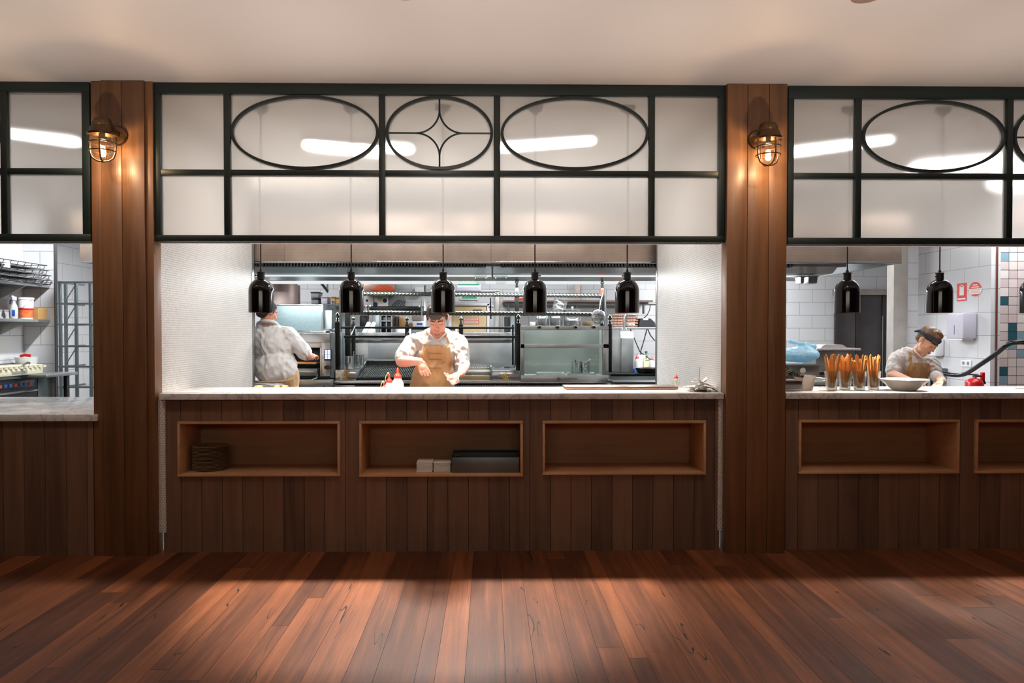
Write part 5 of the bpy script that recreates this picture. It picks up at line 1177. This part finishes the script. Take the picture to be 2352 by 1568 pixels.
# ---------------------------------------------------------------- left kitchen
XSF = PX(118, 8.0)
for k, (py, nm) in enumerate(((655, 'upper steel wall shelf at the far left carrying black wire trays'), (734, 'lower steel wall shelf at the far left carrying bucket and bottle'))):
    z = PZ(py, 8.0, 118); t = thing('wall_shelf', nm, 'shelf', (XL+.15, 7.2, z)); MB().box((XL+.001, 6.2, z-.03), (XSF, 7.98, z), .002).build('shelf_board', STP, t)
    for y in (6.5, 7.6): MB().prism([(XL+.001, z-.03), (XSF-.02, z-.03), (XL+.001, z-.16)], y, y+.01).build('bracket', ST, t)
z = PZ(655, 8.0, 118); zz = z+.001
for k in range(4):
    m = MB(); x0, x1 = XL+.03+.01*k, XSF+.05-.01*k; y0, y1 = 6.7+.05*k, 7.96-.02*k; zb3, zt3 = zz+k*.052, zz+k*.052+.045
    for zq in (zb3+.003, zt3):
        i = 0 if zq == zt3 else .02
        m.tube([(x0+i, y0+i, zq), (x1-i, y0+i, zq), (x1-i, y1-i, zq), (x0+i, y1-i, zq), (x0+i, y0+i, zq)], .0045, 6)
    for j in range(9): xx = x0+.03+(x1-x0-.06)*j/8; m.tube([(xx, y0+.02, zb3+.003), (xx, y1-.02, zb3+.003)], .003, 5)
    for j in range(10):
        yy = y0+.03+(y1-y0-.06)*j/9; m.tube([(x1-.02, yy, zb3+.003), (x1, yy, zt3)], .003, 5)
    m.build('wire_tray', RUB, None, 50, ('black wire tray on the upper left shelf, bottom of its stack', 'black wire tray on the upper left shelf, second from below', 'black wire tray on the upper left shelf, second from the top', 'black wire tray on the upper left shelf, topmost of its stack')[k], 'wire tray', 'black wire trays on the upper left shelf')
for k, (yy, dz) in enumerate(((7.0, .05), (7.2, .15))): MB().box((XSF+.0, yy, z+dz-.03), (XSF+.055, yy+.05, z+dz+.015), .004).build('paper_tag', PAPER, None, 35, ('lower white tag clipped to the black wire trays', 'upper white tag clipped to the black wire trays')[k], 'tag')
zs = PZ(734, 8.0, 118)+.0006
c = Vector((PX(33, 7.55), 7.55, zs)); k_ = 7.55/F; t = thing('spray_bottle', 'white spray bottle with blue trigger on the lower left shelf', 'spray bottle', c)
MB().lathe([(.032, 0), (.035, .01), (.035, .1), (.028, .13), (.012, .165), (.012, .185)], c, 24).build('bottle_body', SQZ, t, 60)
MB().box(c+Vector((-.016, -.015, .185)), c+Vector((.02, .015, .225)), .006).tube([c+Vector((0, 0, .22)), c+Vector((-.03, 0, .235)), c+Vector((-.04, 0, .225))], .01, 8).build('spray_head', WHITE, t); MB().tube([c+Vector((-.012, 0, .2)), c+Vector((-.035, 0, .185)), c+Vector((-.042, 0, .15))], .007, 8).build('trigger', NAVY, t)
MB().box(c+Vector((.0, -.037, .03)), c+Vector((.03, -.03, .09)), .004).build('blue_label', BLUEP, t)
y = 7.69; c = Vector((PX(60, y)-.0, y, zs)); k_ = y/F; r = 16*k_; h = 49*k_; t = thing('white_bucket', 'white lidded bucket with a red and yellow fruit label on the lower left shelf', 'bucket', c)
MB().lathe([(r*.86, 0), (r*.98, h*.9), (r*1.05, h*.9), (r*1.05, h*.99), (r*.9, h)], c, 36).build('bucket_body', WHITE, t)
MB().lathe([(r*.875, h*.06), (r*.925, h*.42)], c, 36, cap0=False, cap1=False).build('printed_label', plain('label_orange', C(232, 110, 60), .45, 0, .5, 14), t); MB().lathe([(r*.935, h*.42), (r*.945, h*.5)], c, 36, cap0=False, cap1=False).build('red_band', DRED, t)
MB().tube([c+Vector((-r*1.02, -.02, h*.88)), c+Vector((-r*.5, -r, h*.5)), c+Vector((r*.2, -r*1.05, h*.52)), c+Vector((r*1.02, -.02, h*.88))], .0025, 6).build('wire_handle', ST, t)
for k, (a, b, yy) in enumerate(((0, 0, 7.79), (0, 0, 7.0))):
    x0, x1 = XSF-.25, XSF-.012; hh = 26*yy/F; m = MB().rings([[Vector((x, q, zz_)) for x, q in ((x0+i, yy+i), (x1-i, yy+i), (x1-i, yy+.17-i), (x0+i, yy+.17-i))] for i, zz_ in ((.012, zs), (0, zs+hh), (.006, zs+hh), (.016, zs+.006))])
    m.build('open_carton', CARD, None, 35, ('open brown cardboard tray right of the white bucket', 'open brown cardboard tray cut by the left edge')[k], 'carton')
# bench with oven, on the left wall
zbn = PZ(853, 8.0, 183); XB3 = PX(183, 8.0); XE = PX(128, 7.95)
t = thing('corner_bench', 'steel bench along the left wall with an overhanging end', 'bench', (XL+.3, 7.2, 0))
MB().box((XL+.001, 6.3, zbn-.035), (XE-.03, 7.98, zbn), .003).box((XE-.03, 7.4, zbn-.03), (XB3, 7.96, zbn), .003).build('bench_top', ST, t)
MB().box((XL+.001, 6.3, zbn), (XL+.02, 7.98, zbn+.1), .003).build('upstand', STD, t)
MB().box((PX(150, 7.9), 7.85, 0), (PX(159, 7.9), 7.9, zbn-.03), .004).build('leg', RUB, t)
XO = XE-.06; t = thing('bench_oven', 'dark under-bench oven with lit control strip and steel handle at the far left', 'oven', (XO-.3, 7.1, 0))
MB().box((XL+.05, 6.3, .1), (XO, 7.72, zbn-.04), .004).build('oven_body', RUB, t); MB().box((XO, 6.35, zbn-.135), (XO+.008, 7.66, zbn-.06), .002).build('control_strip', plain('navy_panel', C(22, 34, 62), .3), t)
rg = random.Random(4); m = MB(); m2 = MB()
for i in range(16):
    yy = 6.42+i*.076; (m if i % 3 else m2).box((XO+.008, yy, zbn-.115), (XO+.011, yy+.045, zbn-.085), .001)
m.build('blue_keys', plain('key_blue', C(60, 100, 170), .4), t); m2.build('orange_keys', SIGNO, t)
MB().tube([(XO+.03, 6.4, zbn-.17), (XO+.03, 7.66, zbn-.17)], .011, 8).build('handle', STP, t)
MB().box((XO-.02, 7.73, .1), (XO+.0, 7.95, zbn-.04), .002).box((XL+.05, 7.74, .02), (XO-.02, 7.96, zbn-.04), .002).build('grey_side_cabinet', STD, None, 35, 'grey end cabinet under the overhanging bench', 'cabinet')
# cream crate, tub, tap
y0, y1 = 6.55, 7.64; t = thing('cream_crate', 'low cream plastic crate with a row of round holes on the left bench', 'crate', (XO-.05, 7.1, zbn)); x1 = PX(106, 7.7)
m = MB().box((x1-.34, y0, zbn+.001), (x1, y1, zbn+.065), .006); m.build('crate_base', CREAM, t)
m = MB()
for i in range(15): m.lathe([(.024, 0), (.024, .02), (.016, .02), (.016, 0)], (x1-.006, y0+.06+i*.075, zbn+.066), 12, M=Matrix.Rotation(R(0), 3, 'X'))
m.box((x1-.34, y0, zbn+.086), (x1, y1, zbn+.094), .002).build('holed_rim', CREAM, t); MB().box((x1, 7.15, zbn+.015), (x1+.003, 7.38, zbn+.045), .002).build('hand_slot', GREY, t)
y = 7.75; c = P(62, 846, y); c.z = zbn+.001; c.x = PX(60, y); k_ = y/F; t = thing('oval_tub', 'white oval tub with a red grip on the left bench', 'tub', c)
r = 25*k_; h = 36*k_; MB().lathe([(r*.7, 0), (r*.78, h*.1), (r*.96, h*.85), (r*1.08, h), (r*1.0, h*.98), (r*.9, h*.8), (r*.72, h*.08)], c, 40, sy=.7).build('tub_body', WHITE, t, 60)
MB().tube([c+Vector((-r*.4, -r*.2, h*1.05)), c+Vector((0, -r*.25, h*1.12)), c+Vector((r*.5, -r*.2, h*1.08))], .015, 10).build('red_grip', DRED, t)
t = thing('bench_tap', 'small bent steel tap in front of the white oval tub', 'tap', P(48, 846, 7.3)); q = P(48, 846, 7.3); q.z = zbn
MB().tube([q, P(50, 843, 7.3), P(56, 836, 7.3), P(63, 833, 7.3), P(68, 834, 7.3)], [.014, .012, .011, .011, .013], 10).build('spout', STP, t)
# trolley rack
t = thing('trolley_rack', 'tall steel rack trolley against the tiles, seen through the left opening', 'rack', (PX(172, 9.0), 9.0, 0)); y = 9.0
for px, yy in ((137, y), (174, y+.02), (207, y), (150, y+.55), (232, y+.5)): MB().box((PX(px-3, yy), yy, .0), (PX(px+3, yy), yy+.035, PZ(648, yy, 170)), .003).build('upright', STD, t)
for py in (648, 697, 745, 795, 842, 889):
    m = MB(); m.box((PX(134, y), y-.002, PZ(py+2.2, y, 170)), (PX(235, y), y+.02, PZ(py-2.2, y, 170)), .003); m.box((PX(137, y)-.02, y, PZ(py+2, y, 170)), (PX(137, y)+.01, y+.55, PZ(py-2, y, 170)), .002); m.build('runner', STD, t)
for k in range(4): MB().tube([(PX(174, y), y+.03, PZ(650+k*48, y)), (PX(150, y+.5), y+.52, PZ(690+k*48, y+.5))], .008, 6).build('brace', STD, t)
# ---------------------------------------------------------------- people
SKIN1 = skin('skin_fair', C(236, 184, 160), C(222, 132, 104)); SKIN2 = skin('skin_olive', C(214, 160, 134), C(200, 116, 88)); SKIN3 = skin('skin_light', C(240, 196, 166), C(224, 140, 108))
SHIRT = cloth('white_cotton', C(222, 214, 210)); APRON = cloth('tan_canvas', C(190, 152, 108), 600, .12); APRON2 = cloth('tan_canvas_dark', C(186, 144, 100), 600, .12)
HAIRB = plain('dark_brown_hair', C(30, 18, 13), .75, 0, .4, 160, .5); HAIRK = plain('black_hair', C(12, 11, 12), .6, 0, .3, 160, .5); HAIRW = plain('streaked_brown_hair', C(112, 82, 50), .42, 0, .5, 90, .5)
LASH = plain('lash_dark', C(52, 30, 24), .6); LIP = plain('lip', C(186, 84, 70), .45); TROU = cloth('dark_trousers', C(30, 30, 34)); BANDA = plain('navy_paisley', C(52, 54, 66), .8, 0, .9, 60)
def frame(fwd, up=(0, 0, 1)):
    y = Vector(fwd).normalized(); x = y.cross(Vector(up)).normalized(); z = x.cross(y)
    return Matrix((x, y, z)).transposed()
def head_parts(m, c, Rm, s, ns=1):
    L = lambda x, y, z: c+Rm @ (Vector((x, y, z))*s)
    b = lambda p, r, sub=3: m.ball(L(*p), tuple(q*s for q in r), sub, Rm)
    b((0, -.012, .035), (.074, .093, .083)); b((0, .022, -.02), (.064, .064, .08)); b((0, .028, -.066), (.052, .052, .046)); b((0, .06, -.1), (.024, .02, .018), 2)
    m.caps(L(0, .084, .01), L(0, .104-.008*(1-ns), -.028), .0085*s*ns, .0125*s*ns)
    for k in (-1, 1):
        b((k*.011, .095, -.032), (.009, .01, .008), 2); b((k*.036, .058, -.024), (.022, .024, .024), 2); b((k*.031, .069, .0), (.016, .012, .011), 2)
        b((k*.077, -.006, -.004), (.009, .018, .03), 2); b((k*.08, -.012, .008), (.006, .016, .016), 2); m.caps(L(k*.012, .079, .02), L(k*.046, .064, .02), .009*s, .008*s)
    m.caps(L(-.02, .081, -.058), L(.02, .081, -.058), .0065*s, .0065*s); m.caps(L(-.017, .08, -.068), L(.017, .08, -.068), .0072*s, .0072*s); b((0, .086, -.06), (.014, .008, .006), 2)
    return L
def face_marks(L, s, par, brow):
    for k in (-1, 1):
        MB().tube([L(k*.016, .0795, -.002), L(k*.024, .0825, -.007), L(k*.034, .0815, -.0075), L(k*.045, .073, -.004)], .0016*s, 6).build('eyelashes', LASH, par, 60)
        MB().tube([L(k*.013, .0885, .021), L(k*.03, .0835, .0265), L(k*.05, .0705, .02)], [.003*s, .0035*s, .0018*s], 8).build('eyebrow', brow, par, 60)
    MB().tube([L(-.023, .0805, -.0625), L(-.01, .088, -.0605), L(0, .0885, -.062), L(.01, .088, -.0605), L(.023, .0805, -.0625)], [.002*s, .0052*s, .005*s, .0052*s, .002*s], 8).build('lips', LIP, par, 60)
def hand(m, w_, d, n, s_, sc=1, curls=(15, 20, 20), spread=.0, th_=.7):
    d = Vector(d).normalized(); n = Vector(n); n = (n-d*n.dot(d)).normalized(); q = Vector(s_); q = (q-d*q.dot(d)-n*q.dot(n)).normalized()
    for i in range(4):
        o = (.5-i/3)*.068*sc; kl = (.086, .09, .086, .078)[i]*sc; kn = w_+d*kl+q*o; m.caps(w_+d*.01*sc+q*o*.55, kn, .0135*sc, .0112*sc)
        p = kn; th = 0; fl = (.94, 1.05, .98, .78)[i]
        for j, ln in enumerate((.043, .027, .022)):
            th += R(curls[j]); dr = d*math.cos(th)+n*math.sin(th)+q*(.5-i/3)*spread; e = p+dr*ln*fl*sc; m.caps(p, e, (.0092, .0083, .0076)[j]*sc, (.0083, .0076, .0066)[j]*sc); p = e
    m.ball(w_+d*.045*sc, (.034*sc, .034*sc, .03*sc), 2)
    p = w_+q*.026*sc+d*.018*sc; dr = (q*th_+d*.62+n*.35).normalized()
    for j, ln in enumerate((.042, .034, .028)):
        e = p+dr*ln*sc; m.caps(p, e, (.0145, .0112, .0098)[j]*sc, (.0112, .0098, .0082)[j]*sc); p = e; dr = (dr+d*.35+n*.2).normalized()
def bvh(o): return BVHTree.FromPolygons([o.matrix_world @ v.co + (world_off(o)-o.matrix_world.translation if False else Vector((0, 0, 0))) for v in o.data.vertices], [p.vertices[:] for p in o.data.polygons])
def wbvh(objs):
    vs, fs = [], []
    for o in objs:
        off = world_off(o); k = len(vs); vs += [v.co+off for v in o.data.vertices]; fs += [[i+k for i in p.vertices] for p in o.data.polygons]
    return BVHTree.FromPolygons(vs, fs)
def hit(tree, px, py, off, dflt):
    o = Vector((0, 0, H)); d = (P(px, py, 6)-o).normalized(); h = tree.ray_cast(o, d)
    return (h[0]-d*off, h[0].y) if h[0] is not None and abs(h[0].y-dflt) < .45 else (P(px, py, dflt-off), dflt)
def draped(name, rows, tree, off, yd, mat, par, nx=26, ny=30, th=.004, wr=.004):
    "cloth laid over the body: rows of (py, px_left, px_right), sampled on the shirt and relaxed"
    G = []
    for j in range(ny+1):
        t_ = j/ny*(len(rows)-1); a = min(int(t_), len(rows)-2); u = t_-a; py, xl, xr = [rows[a][k]*(1-u)+rows[a+1][k]*u for k in range(3)]
        r_ = []
        r_ = [None]*(nx+1); c0 = nx//2
        for rng_ in (range(c0, nx+1), range(c0-1, -1, -1)):
            last = r_[c0][2] if r_[c0] else (G[-1][c0][2] if G else yd)
            for i in rng_:
                px = xl+(xr-xl)*i/nx; p, y = hit(tree, px, py, off, 99 if False else yd); v = p.y
                if tree.ray_cast(Vector((0, 0, H)), (P(px, py, 6)-Vector((0, 0, H))).normalized())[0] is None or abs(v-last) > .05: v = last+.004
                r_[i] = [px, py, v]; last = v
        G.append(r_)
    for _ in range(3):
        Q = [[g[2] for g in r_] for r_ in G]
        for j in range(ny+1):
            for i in range(nx+1):
                nb = [Q[b][a] for b, a in ((j-1, i), (j+1, i), (j, i-1), (j, i+1)) if 0 <= b <= ny and 0 <= a <= nx]
                G[j][i][2] = min(Q[j][i], (Q[j][i]+sum(nb)/len(nb))/2)
    m = MB(); rs = []
    for r_ in G: rs.append([P(a, b, y+wr*noise.noise(Vector((a*.12, b*.05, 3)))*1.5) for a, b, y in r_])
    m.rings(rs, closed=False); o = m.build(name, mat, par, 60); s = o.modifiers.new('thickness', 'SOLIDIFY'); s.thickness = th; s.offset = 1
    return o
def strap(tree, pts, off, yd, mat, par, w_=.011, name='apron_strap'):
    c = []
    for i in range(len(pts)-1):
        for k in range(6):
            u = k/6; px = pts[i][0]*(1-u)+pts[i+1][0]*u; py = pts[i][1]*(1-u)+pts[i+1][1]*u; c.append(hit(tree, px, py, off, yd)[0])
    m = MB(); rs = [[p+Vector((-w_, .001, 0)), p+Vector((w_, .001, 0)), p+Vector((w_, .005, 0)), p+Vector((-w_, .005, 0))] for p in c]; m.rings(rs)
    return m.build(name, mat, par)
def legs(t, c, mat, zh=.98, wx=.1, yaw=0):
    m = MB(); m.ball(c+Vector((0, 0, 0)), (.165, .13, .14), 3)
    Rz = Matrix.Rotation(yaw, 3, 'Z')
    for k in (-1, 1):
        a = c+Rz @ Vector((k*wx*.85, 0, -.06)); b_ = Vector((a.x, a.y, .5)); e = Vector((a.x, a.y+.02, .1)); m.caps(a, b_, .09, .065); m.caps(b_, e, .065, .055)
    organic('trousers', m, .016, 3, mat, t)
    for k in (-1, 1):
        a = c+Rz @ Vector((k*wx*.85, 0, 0)); f = Rz @ Vector((0, -1, 0)); m = MB(); p = Vector((a.x, a.y+.02, .045)); m.caps(p, p+f*.13, .045, .04); organic('shoe', m, .012, 1, RUB, t)
# --- the apron chef behind the middle counter
Y1 = 5.97; t = thing('person', 'person in white chef shirt and tan apron, head bowed, sprinkling over a clear pot', 'person', (P(1003, 0, Y1).x, Y1, 0))
hc = P(1005, 729.5, 5.88); Rm = frame((-.04, -.79, -.61)); m = MB(); L = head_parts(m, hc, Rm, 1.03)
m.caps(P(1004, 785, 6.04), hc+Vector((0, .03, -.05)), .062, .06)
m.ball(P(1003, 815, 6.0), (.14, .09, .18)); m.ball(P(1000, 870, 6.0), (.14, .1, .2))
m.caps(P(948, 787, 5.99), P(922, 828, 5.88), .05, .046); m.caps(P(922, 829, 5.87), P(932, 829.5, 5.84), .048, .047); m.caps(P(932, 829.5, 5.84), P(964, 830, 5.73), .046, .029)
hand(m, P(965, 831, 5.725), (.42, -.1, -.9), (.05, .95, -.1), (1, 0, .4), .92, (30, 40, 30), .0, .05)
m.caps(P(1056, 790, 5.99), P(1067, 842, 5.93), .05, .045); m.caps(P(1066, 843, 5.92), P(1059, 857, 5.76), .045, .031)
hand(m, P(1058, 858, 5.75), (-.62, -.4, -.28), (-.25, -.25, .93), (.1, -.75, .5), .92, (28, 30, 25))
body = organic('body', m, .0038, 3, SKIN1, t)
face_marks(L, 1.03, body, HAIRB)
m = MB(); b = lambda p, r: m.ball(L(*p), tuple(q*1.03 for q in r), 3, Rm)
b((0, -.02, .052), (.082, .094, .084)); b((0, -.05, .0), (.073, .06, .07))
for k in (-1, 1): m.caps(L(k*.076, .02, .04), L(k*.073, .03, .0), .011, .006)
for i in range(9):
    x = -.046+i*.0115; m.caps(L(x*.8, .045, .118), L(x, .078, .084), .017, .014); m.caps(L(x, .078, .084), L(x*.72+.004, .0925, .05-abs(x-.004)*-.15-.012*(i % 3 == 1)), .012, .0045)
organic('hair', m, .0042, 1, HAIRB, t, .0012, 90)
m = MB(); m.ball(P(1003, 815, 6.0), (.168, .118, .2), 3).ball(P(1001, 860, 5.99), (.172, .132, .19), 3).ball(P(1000, 905, 6.0), (.168, .135, .12), 3)
m.caps(P(966, 781, 6.02), P(1042, 781, 6.02), .07); m.caps(P(985, 768, 6.03), P(1024, 768, 6.03), .05)
m.caps(P(950, 786, 5.99), P(928, 814, 5.91), .071, .066); m.caps(P(928, 814, 5.91), P(925, 819, 5.895), .066, .062)
m.caps(P(1054, 787, 5.99), P(1062, 834, 5.94), .072, .06); m.caps(P(1062, 834, 5.94), P(1061.5, 840, 5.93), .06, .058)
sh = organic('shirt', m, .006, 3, SHIRT, t, .011, 8)
m = MB()
for k in (-1, 1):
    pts = [P(1004, 754, 6.08), P(1004+k*18, 754, 6.05), P(1004+k*21, 761, 5.98), P(1004+k*15, 770, 5.9), P(1004-k*1, 783, 5.872)]
    m.tube(smooth_pts(pts), [.0085]*16+[.004], 8)
organic('collar', m, .005, 1, SHIRT, t)
tr = wbvh([sh]); ap = draped('apron', [(793, 975, 1031), (797, 973, 1034), (815, 964, 1036), (835, 956, 1039), (855, 948, 1040), (875, 943, 1037), (895, 940, 1034), (950, 936, 1036)], tr, .008, 5.86, APRON, t)
tr2 = wbvh([sh, ap]); strap(tr2, [(975.5, 793), (979, 772), (984, 757)], .006, 5.9, APRON, t); strap(tr2, [(1031, 797), (1027, 778), (1022, 764)], .006, 5.9, APRON, t)
m = MB(); c_ = P(1029, 788, 5.86); m.ring_xz(c_.x, c_.z, .013, .019, .005, 5.85, 5.856, 24); m.build('buckle', ST, t)
draped('apron_patch', [(812, 986, 1016), (823, 986, 1018)], tr2, .006, 5.84, APRON2, t, 10, 6, .002, 0); draped('apron_pocket', [(826, 983, 1016), (845, 983, 1015)], tr2, .005, 5.84, APRON, t, 12, 8, .0025, 0)
for px, py in ((988, 771.5), (1015, 776), (1019, 774)): p_, _ = hit(tr2, px, py, .004, 5.9); MB().ball(p_, .005).build('button', WHITE, t)
MB().tube([P(998, 768.5, 5.868), P(1004, 769.5, 5.866), P(1011, 767.5, 5.868)], .003, 6).build('neck_cord', LASH, t)
legs(t, P(1001, 0, 6.0)*1, TROU) if 0 else legs(t, Vector((P(1001, 763, 6.0).x, 6.0, .95)), TROU)
# the pot in the chef's hand
pc = P(1043, 871, 5.655); Rt = Matrix.Rotation(R(-18), 3, 'Y') @ Matrix.Rotation(R(14), 3, 'X')
t = thing('clear_pot', "clear plastic sauce pot held in the apron chef's hand", 'pot', pc); POTP = milky('clear_pot_plastic', C(232, 214, 210), .55, .2)
prof = [(.03, -.03), (.034, -.028), (.043, .012), (.045, .014), (.043, .012), (.032, -.026)]
MB().lathe(prof, pc, 32, M=Rt, cap0=True, cap1=False).build('pot_cup', POTP, t, 60); MB().lathe([(.052, .014), (.053, .019), (.05, .02), (.046, .017)], pc, 32, M=Rt, cap0=False, cap1=False).build('pot_rim', POTP, t, 60)
MB().box((-.05, -.002, 0), (.05, .0, .03), .002, M=Matrix.Translation(pc+Vector((0, -.045, .018))) @ Rt.to_4x4()).build('open_lid', POTP, t)

# --- the cook turned away at the speed oven
Y2 = 7.3; t = thing('person', 'person in white short-sleeved shirt seen from behind, working at the speed oven', 'person', (P(632, 0, Y2).x, Y2, 0))
hc = P(615, 716, Y2-.02); Rm = frame((.62, .7, -.32)); m = MB(); L = head_parts(m, hc, Rm, 1.0)
m.caps(P(612, 748, Y2+.02), hc+Vector((0, .0, -.05)), .068, .064); m.ball(P(628, 800, Y2), (.17, .11, .2)); m.ball(P(632, 870, Y2), (.16, .12, .2))
m.caps(P(664, 776, Y2), P(703, 815, Y2+.05), .06, .052); m.caps(P(703, 816, Y2+.05), P(716, 819, Y2+.32), .052, .036); hand(m, P(716, 819, Y2+.32), (.1, .9, .1), (0, 0, -1), (-1, 0, 0), .9, (25, 25, 20))
m.caps(P(596, 776, Y2), P(585, 830, Y2+.1), .06, .05); m.caps(P(585, 830, Y2+.1), P(640, 832, Y2+.38), .05, .034); hand(m, P(640, 832, Y2+.38), (.9, .3, 0), (0, 0, -1), (0, 1, 0), .9)
body = organic('body', m, .005, 3, SKIN2, t); face_marks(L, 1, body, HAIRK)
m = MB(); b = lambda p, r: m.ball(L(*p), r, 3, Rm); b((0, -.022, .05), (.082, .096, .082)); b((0, -.052, -.008), (.072, .056, .072)); b((0, -.07, -.045), (.055, .035, .035))
for k in (-1, 1): m.caps(L(k*.075, .012, .03), L(k*.074, .022, -.006), .01, .006)
organic('hair', m, .005, 1, HAIRK, t, .001, 80)
m = MB(); m.ball(P(628, 795, Y2), (.205, .14, .22), 3).ball(P(634, 842, Y2-.01), (.212, .17, .19), 3); m.caps(P(598, 768, Y2), P(660, 768, Y2), .083); m.caps(P(602, 752, Y2+.01), P(628, 752, Y2+.01), .07)
m.caps(P(660, 772, Y2), P(696, 806, Y2+.04), .088, .076); m.caps(P(696, 806, Y2+.04), P(699, 811, Y2+.05), .076, .072); m.caps(P(598, 772, Y2), P(588, 812, Y2+.05), .088, .075)
sh = organic('shirt', m, .008, 3, SHIRT, t, .016, 6)
m = MB(); pts = [P(594, 741, Y2+.0), P(605, 737, Y2-.075), P(624, 738, Y2-.075), P(636, 744, Y2-.01), P(640, 752, Y2+.07)]; m.tube(smooth_pts(pts), .017, 8); organic('collar', m, .006, 1, SHIRT, t)
m = MB(); m.ball(P(664, 868, Y2+.04), (.1, .14, .17), 3).ball(P(668, 905, Y2+.03), (.09, .13, .12), 3); organic('apron', m, .008, 2, APRON, t, .005, 8)
MB().tube(smooth_pts([P(590, 876, Y2-.14), P(620, 877, Y2-.175), P(650, 875, Y2-.16), P(676, 869, Y2-.07)]), .006, 8).build('apron_string', APRON, t)
m = MB(); m.ball(P(622, 884, Y2-.0), (.2, .165, .05), 3); organic('shirt_tail', m, .008, 1, SHIRT, t, .006, 8)
legs(t, Vector((P(630, 763, Y2).x, Y2, .88)), TROU, yaw=R(150))

# --- the woman bent over the right bench
Y3 = 6.35; t = thing('person', 'person in white shirt, tan apron and patterned headband bending over the right counter', 'person', (P(2090, 0, Y3).x, Y3, 0))
hc = P(2129, 785, Y3-.1); Rm = frame((.26, -.78, -.57), (.3, 0, 1)); s3 = .98; m = MB(); L = head_parts(m, hc, Rm, s3, .72)
m.caps(P(2100, 822, Y3+.02), hc+Vector((-.03, .03, -.05)), .055, .05); m.ball(P(2092, 850, Y3+.02), (.12, .085, .14)); m.ball(P(2080, 900, Y3+.1), (.12, .1, .16))
m.caps(P(2062, 826, Y3-.02), P(2049, 858, Y3-.1), .046, .042); m.caps(P(2049, 859, Y3-.1), P(2090, 874, Y3-.36), .042, .027); hand(m, P(2091, 874, Y3-.37), (.85, -.25, -.2), (0, -.2, -1), (0, 1, .2), .85, (20, 20, 20))
m.caps(P(2142, 840, Y3), P(2153, 862, Y3-.1), .045, .04); m.caps(P(2153, 862, Y3-.1), P(2160, 877, Y3-.4), .039, .027); hand(m, P(2160, 877.5, Y3-.41), (-.45, -.35, -.25), (0, -.1, -1), (-.5, .7, 0), .85, (15, 20, 20))
body = organic('body', m, .0042, 3, SKIN3, t); face_marks(L, s3, body, HAIRB)
m = MB(); b = lambda p, r: m.ball(L(*p), tuple(q*s3 for q in r), 3, Rm); b((0, -.018, .056), (.083, .098, .082)); b((.0, .025, .1), (.06, .05, .035)); b((0, -.05, .01), (.075, .06, .06))
organic('hair', m, .004, 1, HAIRW, t, .0014, 60)
m = MB(); pts = [L(.082*math.cos(a), -.014+.101*math.sin(a), .052+.012*math.sin(a)) for a in [2*math.pi*i/40 for i in range(41)]]
rs = []
for i in range(41):
    a = 2*math.pi*i/40; wv = .0015*math.sin(i*2.3); e = [(r_, z_) for r_, z_ in ((0, -.019), (.005+wv, -.012), (.007+wv, 0), (.005+wv, .012), (0, .019))]
    rs.append([L((.079+r_)*math.cos(a), -.014+(.098+r_)*math.sin(a), .05+.01*math.sin(a)+z_) for r_, z_ in e])
m.rings(rs, False, False)
m.caps(L(.06, -.08, .045), L(.08, -.1, .02), .012, .008); m.build('headband', BANDA, t, 60)
m = MB(); m.tube([L(.074*math.cos(a), -.012+.0945*math.sin(a), .032) for a in [math.pi*i/16 for i in range(-3, 20)]], .005, 8); m.build('dark_hairline', HAIRK, t, 60)
m = MB(); m.ball(P(2092, 852, Y3+.02), (.15, .115, .155), 3).ball(P(2082, 900, Y3+.1), (.15, .13, .14), 3); m.caps(P(2066, 824, Y3), P(2136, 838, Y3+.02), .066, .058); m.caps(P(2082, 812, Y3+.02), P(2106, 816, Y3+.02), .06, .052)
m.caps(P(2060, 825, Y3-.02), P(2051, 850, Y3-.08), .066, .06); m.caps(P(2141, 838, Y3), P(2150, 860, Y3-.08), .062, .052); m.ball(P(2074, 826, Y3+.1), (.12, .1, .09), 3)
sh = organic('shirt', m, .006, 3, SHIRT, t, .010, 9)
m = MB(); pts = [P(2101, 799, Y3-.0), P(2101, 804, Y3-.05), P(2104, 808, Y3-.09), P(2116, 820, Y3-.12), P(2124, 826, Y3-.12), P(2134, 824, Y3-.1)]; m.tube(smooth_pts(pts), .008, 8); organic('collar', m, .004, 1, SHIRT, t)
tr = wbvh([sh]); ap = draped('apron', [(833, 2091, 2134), (842, 2086, 2137), (855, 2076, 2136), (868, 2064, 2131), (890, 2060, 2130), (930, 2058, 2128)], tr, .008, Y3-.1, APRON2, t)
tr2 = wbvh([sh, ap]); strap(tr2, [(2092, 834), (2092, 820), (2091, 805)], .006, Y3-.1, APRON, t); strap(tr2, [(2131, 838), (2127, 830), (2125, 824)], .006, Y3-.1, APRON, t, .004)
m = MB(); m.caps(P(2150, 864, Y3-.13), P(2163, 876, Y3-.34), .05, .036); organic('white_cuff', m, .006, 1, SHIRT, t, .004, 12)
legs(t, Vector((P(2082, 763, Y3+.1).x, Y3+.1, .9)), TROU)
